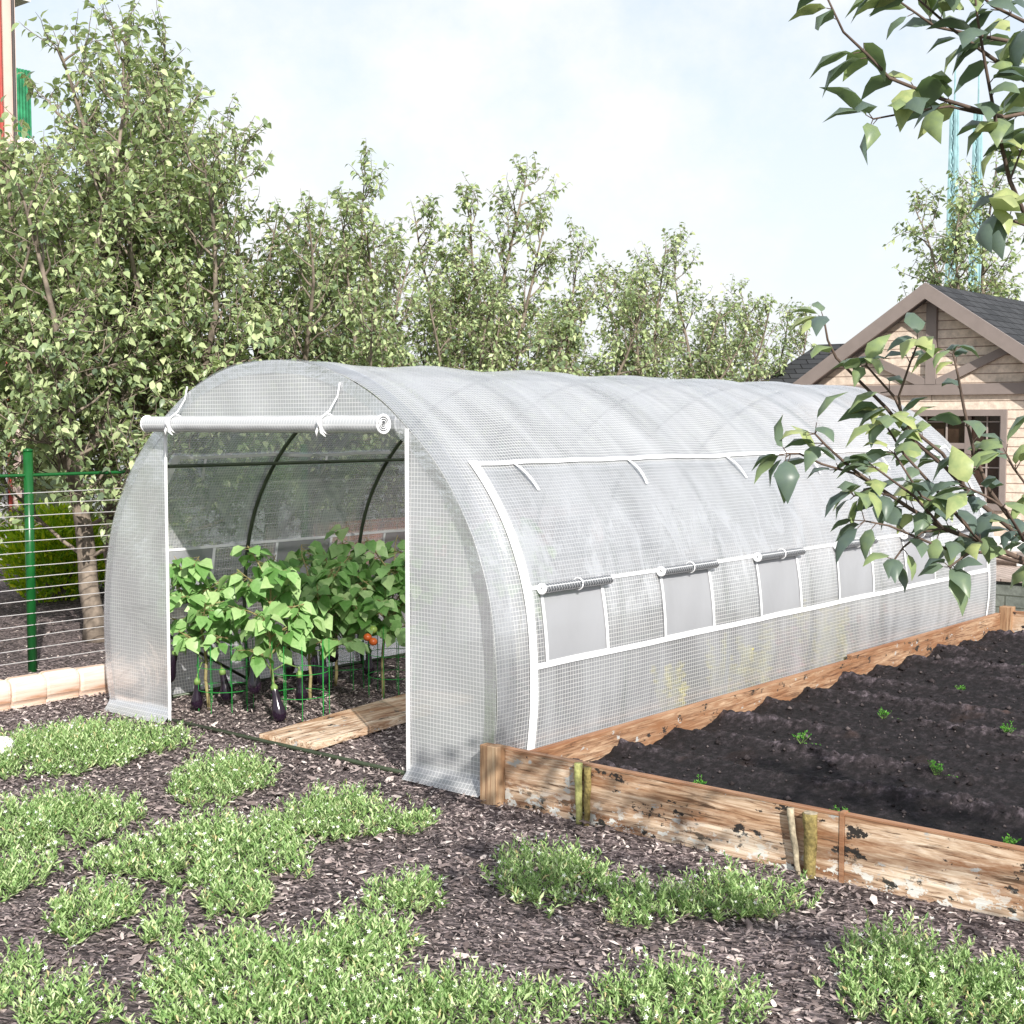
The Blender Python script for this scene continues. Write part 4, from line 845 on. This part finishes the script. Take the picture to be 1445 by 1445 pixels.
def brickmat(name, c1, c2, mortar, sw, sh, rough=.85, off=.5):
    m, t, N, L, o = mat(name); p = N.new('ShaderNodeBsdfPrincipled'); p.inputs['Roughness'].default_value = rough; p.inputs['Specular IOR Level'].default_value = .2
    tc = N.new('ShaderNodeTexCoord'); s = N.new('ShaderNodeSeparateXYZ'); c = N.new('ShaderNodeCombineXYZ'); ad = N.new('ShaderNodeMath'); L.new(tc.outputs['Object'], s.inputs[0])
    L.new(s.outputs[0], ad.inputs[0]); L.new(s.outputs[1], ad.inputs[1]); L.new(ad.outputs[0], c.inputs[0]); L.new(s.outputs[2], c.inputs[1])
    b = N.new('ShaderNodeTexBrick'); b.inputs['Scale'].default_value = 1; b.inputs['Brick Width'].default_value = sw; b.inputs['Row Height'].default_value = sh; b.inputs['Mortar Size'].default_value = min(sw,sh)*.06; b.offset = off
    b.inputs['Color1'].default_value = c1 + (1,); b.inputs['Color2'].default_value = c2 + (1,); b.inputs['Mortar'].default_value = mortar + (1,); L.new(c.outputs[0], b.inputs[0])
    n1 = N.new('ShaderNodeTexNoise'); n1.inputs['Scale'].default_value = 14; n1.inputs['Detail'].default_value = 9; n1.inputs['Roughness'].default_value = .65; L.new(tc.outputs['Object'], n1.inputs[0])
    r = ramp(N, [(.3, (.6,.6,.6)), (.7, (1.25,1.25,1.25))]); L.new(n1.outputs[0], r.inputs[0]); mm = N.new('ShaderNodeMixRGB'); mm.blend_type = 'MULTIPLY'; mm.inputs[0].default_value = .8
    L.new(b.outputs[0], mm.inputs[1]); L.new(r.outputs[0], mm.inputs[2]); L.new(mm.outputs[0], p.inputs['Base Color'])
    bp = N.new('ShaderNodeBump'); bp.inputs['Strength'].default_value = .7; bp.inputs['Distance'].default_value = .01; iv = N.new('ShaderNodeMath'); iv.operation = 'MULTIPLY_ADD'; iv.inputs[1].default_value = -1.5
    L.new(b.outputs['Fac'], iv.inputs[0]); L.new(n1.outputs[0], iv.inputs[2]); L.new(iv.outputs[0], bp.inputs['Height']); L.new(bp.outputs[0], p.inputs['Normal']); L.new(p.outputs[0], o.inputs[0]); return m
MB().box((-4.2,2.7,0), (-4.02,6.4,.92)).build('x', brickmat('pink_brick', (.50,.24,.18), (.42,.19,.14), (.5,.42,.38), .22, .07))
o = bpy.data.objects['x']; o.name = 'brick_wall'; tag(o, 'low pink brick wall seen through the left film side behind the plants', 'wall')
# grey tower block at the far left
q = at_d(33, 600, 17.5); bx, by = q[0], q[1]
tw = empty('apartment_block', (bx, by, 0), 'tall grey concrete block with a red pipe at the far left edge', 'building')
fwx, fwy = -math.sin(YAW), math.cos(YAW)
MB().box((bx-5,by-9,0), (bx,by-.24,16)).build('wall', plain('concrete', (.42,.42,.43), .9, var=.12, scale=2, bump=.1), tw)
MB().box((bx-5,by-.17,0), (bx+.02,by,16)).build('corner_pier', plain('peach_render', (.62,.48,.42), .9, var=.08, scale=3), tw)
MB().tube([(bx+.01,by-.205,0),(bx+.01,by-.205,16)], .024, 8).build('downpipe', plain('red_pipe', (.36,.05,.035), .5), tw)
MB().tube([(bx+.05,by-.05,0),(bx+.05,by-.05,16)], .02, 8).build('downpipe', M['dark_trim'], tw)
gnet = plain('green_netting', (.03,.22,.10), .8, var=.4, scale=9)
for z in (5.2, 7.0, 8.9):
    bal = MB().box((bx-.6,by+.001,z), (bx+.02,by+.22,z+.10)).build('balcony', M['white_stone'], tw)
    for k in range(5): MB().box((bx-.02,by+.01+.042*k,z+.10), (bx+.01,by+.035+.042*k,z+.95)).build('green_slat', gnet, bal)
# turquoise scaffold-like lattice tower at right
def lattice(x, y, h, wd, label):
    e = empty('lattice_tower', (x,y,0), label, 'tower'); m_ = M['teal']; 
    for (lx, hh) in ((0, h), (wd*1.9, h*.98)):
        for sx_ in (-.5,.5):
            for sy_ in (-.5,.5): MB().tube([(x+lx+sx_*wd*.8, y+sy_*wd*.8, 0),(x+lx+sx_*wd*.35, y+sy_*wd*.35, hh)], .055, 5).build('leg', m_, e)
        B = MB(); n = 26
        for k in range(n):
            z0 = hh*k/n; z1 = hh*(k+1)/n; f0 = wd*(.8-.45*k/n); f1 = wd*(.8-.45*(k+1)/n)
            B.tube([(x+lx-.5*f0,y-.5*f0,z0),(x+lx+.5*f1,y-.5*f1,z1)], .03, 4); B.tube([(x+lx+.5*f0,y-.5*f0,z0),(x+lx-.5*f1,y-.5*f1,z1)], .03, 4); B.tube([(x+lx-.5*f0,y+.5*f0,z0),(x+lx+.5*f1,y+.5*f1,z1)], .03, 4)
        B.build('lattice', m_, e)
        MB().tube([(x+lx,y,hh),(x+lx,y,hh+1.2)], .03, 5).build('antenna', m_, e)
M['teal'] = plain('teal_paint', (.26,.42,.46), .6, var=.25, scale=3)
q = at_y(1338, 590, 40); lattice(q[0], 40, (410-0)/FPX*0 + 12.2, .42, 'turquoise twin lattice tower rising behind the trees on the right')
# clapboard building behind the left trees
def claps(name, c1, ln, hgt, joint):
    return brickmat(name, c1, tuple(c*.9 for c in c1), joint, ln, hgt, .8, .37)
cb = empty('clapboard_house', (-12.5, 12, 0), 'pale blue-grey clapboard house glimpsed between tree trunks through the greenhouse film', 'house')
MB().box((-14.5,7,0), (-11.2,16,2.1)).build('wall', claps('pale_clapboard', (.50,.54,.58), 3, .16, (.2,.22,.25)), cb)
V = [(-14.7,6.8,2.1),(-11.0,6.8,2.1),(-11.0,16.2,2.1),(-14.7,16.2,2.1),(-12.85,6.8,2.7),(-12.85,16.2,2.7)]
MB().add(V, [(0,3,2,1),(0,1,4),(1,2,5,4),(2,3,5),(3,0,4,5)]).build('roof', M['dark_trim'], cb)

# ------------------------------------------------------------------ cabin at the right
def plankmat():
    m = brickmat('peach_planks', (.74,.62,.52), (.68,.56,.46), (.34,.25,.2), 2.6, .093, .8, .31); return m
M['planks'] = plankmat()
HY = 9.2; AX = -1.82; AZ = 3.10; SLP = .67; HW = 1.78; EZ = AZ - SLP*HW
cab = empty('cabin', (AX, HY, 0), 'small peach plank cabin with dark shingle gable roof on a stone plinth', 'cabin')
def tri_prism(B, pts, y0, y1):
    n = len(pts); V = [(x, y0, z) for x, z in pts] + [(x, y1, z) for x, z in pts]
    B.add(V, [tuple(range(n)), tuple(n+i for i in range(n))[::-1]] + [(i, (i+1)%n, n+(i+1)%n, n+i)[::-1] for i in range(n)]); return B
WL, WR, WB, WT = -2.30, -1.075, .90, 1.80   # window opening
hw = 1.6
# front wall pieces around the window
fw_ = MB(); gz = lambda x: AZ-.05 - SLP*abs(x-AX)
tri_prism(fw_, [(AX-hw, .34), (WL, .34), (WL, gz(WL)), (AX-hw, gz(AX-hw))], HY, HY+.1)
tri_prism(fw_, [(WR, .34), (AX+hw, .34), (AX+hw, gz(AX+hw)), (WR, gz(WR))], HY, HY+.1)
tri_prism(fw_, [(WL, .34), (WR, .34), (WR, WB), (WL, WB)], HY, HY+.1)
tri_prism(fw_, [(WL, WT), (WR, WT), (WR, gz(WR)), (AX, AZ-.05), (WL, gz(WL))], HY, HY+.1)
fw_.build('wall', M['planks'], cab)
MB().box((AX-hw, HY+.1, .34), (AX-hw+.1, 14, gz(AX-hw))).build('wall', M['planks'], cab); MB().box((AX+hw-.1, HY+.1, .34), (AX+hw, 14, gz(AX+hw))).build('wall', M['planks'], cab)
MB().box((AX-hw+.1, 13.9, .34), (AX+hw-.1, 14, 1.9)).build('wall', M['planks'], cab)
# window
wf = MB()
wf.box((WL-.06,HY-.03,WT), (WR+.06,HY+.02,WT+.065)); wf.box((WL-.06,HY-.03,WB-.065), (WR+.06,HY+.02,WB)); wf.box((WL-.06,HY-.03,WB), (WL,HY+.02,WT)); wf.box((WR,HY-.03,WB), (WR+.06,HY+.02,WT))
xm = -1.44; wf.box((xm-.03,HY+.03,WB), (xm+.03,HY+.06,WT)); wf.box((WL,HY+.032,1.46), (WR,HY+.062,1.52))
W = wf.build('window', M['trim'], cab); MB().box((WL,HY+.085,WB), (WR,HY+.095,WT)).build('pane', M['glass_dark'], W)
mu = MB()
for x in (-2.1,-1.9,-1.68,-1.25,-1.11): mu.box((x-.008,HY+.066,WB), (x+.008,HY+.078,WT))
for z in (1.08,1.27,1.74): mu.box((WL,HY+.063,z-.006), (WR,HY+.0655,z+.006))
mu.build('muntin', M['muntin'], W)
# gable timbers
tb = MB(); zc = 2.13
MB().box((AX-hw+.1,HY-.045,zc-.11), (AX+hw-.1,HY-.002,zc)).build('collar_beam', M['trim'], cab)
MB().box((AX-.055,HY-.05,zc+.001), (AX+.055,HY-.002,AZ-.12)).build('king_post', M['trim'], cab)
for s in (-1, 1):
    tri_prism(MB(), [(AX+s*.06, zc+.002), (AX+s*.17, zc+.002), (AX+s*.93, zc+.36), (AX+s*.83, zc+.40), (AX+s*.06, zc+.06)][::s], HY-.047, HY-.003).build('gable_brace', M['trim'], cab)
# roof
def shinglemat():
    m, t, N, L, o = mat('dark_shingles'); p = N.new('ShaderNodeBsdfPrincipled'); p.inputs['Roughness'].default_value = .9; p.inputs['Specular IOR Level'].default_value = .15; uv = N.new('ShaderNodeUVMap')
    b = N.new('ShaderNodeTexBrick'); b.inputs['Scale'].default_value = 1; b.inputs['Brick Width'].default_value = .24; b.inputs['Row Height'].default_value = .14; b.inputs['Mortar Size'].default_value = .008
    b.inputs['Color1'].default_value = (.036,.038,.042,1); b.inputs['Color2'].default_value = (.055,.057,.062,1); b.inputs['Mortar'].default_value = (.012,.012,.013,1); L.new(uv.outputs[0], b.inputs[0]); L.new(b.outputs[0], p.inputs['Base Color'])
    bp = N.new('ShaderNodeBump'); bp.invert = True; bp.inputs['Strength'].default_value = 1; bp.inputs['Distance'].default_value = .015; L.new(b.outputs['Fac'], bp.inputs['Height']); L.new(bp.outputs[0], p.inputs['Normal']); L.new(p.outputs[0], o.inputs[0]); return m
M['shingle'] = shinglemat()
YF, YB = HY-.19, 14.3
for s in (-1, 1):
    x1 = AX + s*HW; B = MB(); t = .07; ln = math.hypot(HW, SLP*HW)
    V = [(AX,YF,AZ),(x1,YF,EZ),(x1,YB,EZ),(AX,YB,AZ),(AX,YF,AZ+t),(x1,YF,EZ+t),(x1,YB,EZ+t),(AX,YB,AZ+t)]
    UV = [(YF,0),(YF,ln),(YB,ln),(YB,0)]*2; B.add(V, [(0,1,2,3),(4,7,6,5),(0,4,5,1),(1,5,6,2),(2,6,7,3)], UV); B.build('roof', M['shingle'], cab)
    tri_prism(MB(), [(AX, AZ+.075), (AX, AZ-.09), (x1, EZ-.09), (x1, EZ+.075)], YF-.035, YF-.002).build('rake_board', M['trim'], cab)
    tri_prism(MB(), [(AX, AZ-.012), (AX, AZ-.07), (x1, EZ-.07), (x1, EZ-.012)], YF, HY-.055).build('soffit', M['dark_trim'], cab)
# plinth, deck
MB().box((AX-2.2,7.3,0), (3.2,HY-.003,.335)).build('stone_plinth', brickmat('green_grey_stone', (.17,.19,.17), (.22,.24,.21), (.10,.11,.09), .38, .105), cab)
MB().box((AX-2.22,7.27,.336), (3.22,HY-.004,.358)).build('deck', brickmat('deck_boards', (.46,.38,.34), (.40,.33,.29), (.15,.11,.1), .11, 9, .8, 0), cab)
MB().box((AX-hw,HY+.001,0), (AX+hw,14,.339)).build('stone_base', bpy.data.materials['green_grey_stone'], cab)
be = empty('stone_bench', (-1.0, 8.5, .358), 'white rough stone bench on the cabin deck beside the plank wall', 'bench')
MB().box((-1.42,8.3,.50), (-.35,8.75,.61)).build('seat', M['white_stone'], be, bevel=.02)
for x in (-1.3, -.6): MB().box((x,8.38,.359), (x+.16,8.68,.499)).build('leg', M['white_stone'], be, bevel=.01)
# dark hip roofed shed left of the cabin
sh = empty('shed', (-4.1, 12, 0), 'shed with dark hexagonal shingle hip roof between the trees and the cabin', 'shed')
MB().box((-4.75,11.3,0), (-2.9,14,2.2)).build('wall', M['planks'], sh)
V = [(-5.0,11.0,2.2),(-2.7,11.0,2.2),(-2.7,14.2,2.2),(-5.0,14.2,2.2),(-4.45,11.7,2.75),(-2.9,11.7,2.75),(-2.9,13.6,2.75),(-4.45,13.6,2.75)]
MB().add(V, [(3,2,1,0),(0,1,5,4),(1,2,6,5),(2,3,7,6),(3,0,4,7),(4,5,6,7)], [(x+y, z*1.6+y*.5) for x,y,z in V]).build('roof', M['shingle'], sh)

# ------------------------------------------------------------------ foreground tree at the right, trunk just out of frame
nt_ = empty('overhanging_tree', (5.35, -1.75, 0), 'near tree whose leafy branches hang in from the right edge over the raised bed', 'tree')
rg = np.random.default_rng(77); B = MB(); P = []; D = []; S = []; NN = []
trunk_pts = [(5.35,-1.75,-.05),(5.33,-1.72,.6),(5.36,-1.68,1.2),(5.30,-1.60,1.9),(5.26,-1.50,2.6),(5.2,-1.35,3.3)]
B.tube(trunk_pts, [.085,.07,.06,.05,.038,.025], 10)
def near_leaf(q, t, n, ls):
    for k in range(n):
        s_ = unit(np.cross(t, rg.normal(0,1,3))); pet = q + (s_*.6 + t*.5)*rg.uniform(.012,.03); B.tube([q, pet], [.0012,.001], 3, cap=False)
        P.append(pet); s_[2] *= .45; D.append(unit(s_*.95 + t*.45 + np.array((0,0,-.22+.30*rg.normal())))); S.append(ls*rg.uniform(.65,1.15)); NN.append(rg.normal(0,.28,3)+np.array((0,0,1.)))
def near_branch(px, d0, d1, r0, ls=.070, n=1, attach=None, step=.040):
    pts = [at_d(x, y, d0+(d1-d0)*i/(len(px)-1)) for i, (x, y) in enumerate(px)]
    if attach is not None: pts = [np.array(attach), (np.array(attach)*.4+pts[0]*.6)+np.array((0,0,.03))] + pts
    m = len(pts); B.tube(pts, np.linspace(r0, .0018, m), 6)
    st = 2 if attach is not None else 0; acc = 0
    for i in range(m-1):
        seg = pts[i+1]-pts[i]; ln = np.linalg.norm(seg); k = max(1, int(ln/step))
        if attach is not None and i < 1: continue
        for j in range(k):
            q = pts[i] + seg*(j+rg.random())/k; near_leaf(q, unit(seg), n + (rg.random() < .5), ls)
    near_leaf(pts[-1], unit(pts[-1]-pts[-2]), 4, ls)
T = trunk_pts
near_branch([(1530,330),(1445,300),(1425,255),(1405,170),(1392,100),(1380,30),(1372,-40)], 2.75, 2.5, .007, attach=(5.30,-1.60,2.0), ls=.086, step=.036)
near_branch([(1500,200),(1445,160),(1415,166),(1330,140),(1255,110),(1225,78),(1190,45),(1165,-8)], 2.7, 2.55, .006, attach=(5.28,-1.56,2.25), ls=.086, step=.036)
near_branch([(1415,164),(1375,158),(1340,150),(1290,157),(1232,168)], 2.68, 2.6, .0035, n=1, ls=.086, step=.036)
near_branch([(1560,180),(1445,112),(1400,82),(1345,42),(1290,-6)], 2.8, 2.6, .008, n=1, ls=.088, attach=(5.27,-1.52,2.4))
near_branch([(1540,120),(1445,62),(1380,50),(1320,38),(1258,-6)], 2.9, 2.7, .007, n=1, ls=.088, attach=(5.26,-1.5,2.5))
near_branch([(1540,60),(1445,30),(1400,8),(1370,-20)], 2.7, 2.6, .006, n=2, attach=(5.24,-1.45,2.7), ls=.086, step=.036)
near_branch([(1540,360),(1460,322),(1430,312),(1402,300)], 2.45, 2.35, .005, n=1, ls=.088, attach=(5.31,-1.62,1.9))
near_branch([(1445,300),(1425,255),(1440,215)], 2.6, 2.6, .003, n=1, ls=.086, step=.036)
A0 = (5.34,-1.70,1.15)
near_branch([(1240,688),(1205,668),(1160,655),(1128,640),(1110,640)], 2.68, 2.6, .003, n=1)
near_branch([(1255,700),(1225,690),(1205,700)], 2.66, 2.6, .002, n=1)
near_branch([(1330,745),(1300,752),(1275,772),(1262,790)], 2.66, 2.6, .0025, n=1)
near_branch([(1385,766),(1360,785),(1340,800)], 2.66, 2.6, .0025, n=1)
near_branch([(1385,766),(1345,722),(1300,700),(1262,640)], 2.7, 2.62, .003, n=1)
near_branch([(1445,762),(1420,720),(1400,705),(1370,690)], 2.6, 2.5, .003, n=1)
near_branch([(1560,815),(1445,790),(1385,766),(1330,745),(1285,718),(1240,688),(1200,660),(1165,628),(1150,612)], 2.75, 2.6, .008, n=1, attach=A0)
near_branch([(1445,795),(1390,780),(1340,776),(1310,765),(1255,742),(1220,735)], 2.72, 2.6, .004, n=0)
near_branch([(1540,790),(1445,762),(1375,703),(1335,660),(1290,622),(1250,575),(1215,540),(1180,505),(1168,480),(1163,452)], 2.85, 2.7, .007, n=1, attach=(5.34,-1.71,1.2))
near_branch([(1370,700),(1330,640),(1280,600),(1262,560),(1235,530),(1222,515)], 2.8, 2.7, .004, n=1)
near_branch([(1560,770),(1440,752),(1395,690),(1375,640),(1360,575),(1352,530),(1345,500)], 2.7, 2.6, .006, n=1, attach=(5.35,-1.70,1.3))
near_branch([(1290,622),(1275,600),(1268,560),(1285,510),(1295,485)], 2.75, 2.65, .0035, n=1)
near_branch([(1385,766),(1320,690),(1275,640),(1250,600)], 2.72, 2.68, .004, n=1)
near_branch([(1330,745),(1290,700),(1262,680),(1235,660)], 2.68, 2.6, .003, n=1)
near_branch([(1560,700),(1460,700),(1430,660),(1420,640)], 2.7, 2.6, .004, n=1, attach=(5.35,-1.70,1.35))
# more of the crown, out of frame to the right and above
for k in range(26):
    a = rg.uniform(-1.9, 1.2); z = rg.uniform(1.7, 3.3); q = np.array((5.28, -1.55, z)); pts = curve(q, (math.cos(a), math.sin(a)*.6, .45), rg.uniform(.4,.8), 5, rg, .15, .05)
    B.tube(pts, np.linspace(.009,.002,6), 5)
    for i in range(5):
        for j in range(4): near_leaf(pts[i] + (pts[i+1]-pts[i])*rg.random(), unit(pts[i+1]-pts[i]), 1, .088)
B.build('trunk', M['twig'], nt_, True)
P = np.array(P); n = len(P); V, F, A = near_leaf_mesh(P, np.array(D), np.array(NN), np.array(S), rg.random(n), W=1.0); mk('crown', V, F, M['leaf_near'], nt_, attr=A)
print({k: len(v[1].polygons)//6 for k, v in TREES.items()}, {k: [round(max(q.co[2] for q in v[0].vertices),2), round(max(abs(q.co[0]) for q in v[0].vertices),2)] for k, v in TREES.items()}); print('objects', len(bpy.data.objects), 'leaves near', n)
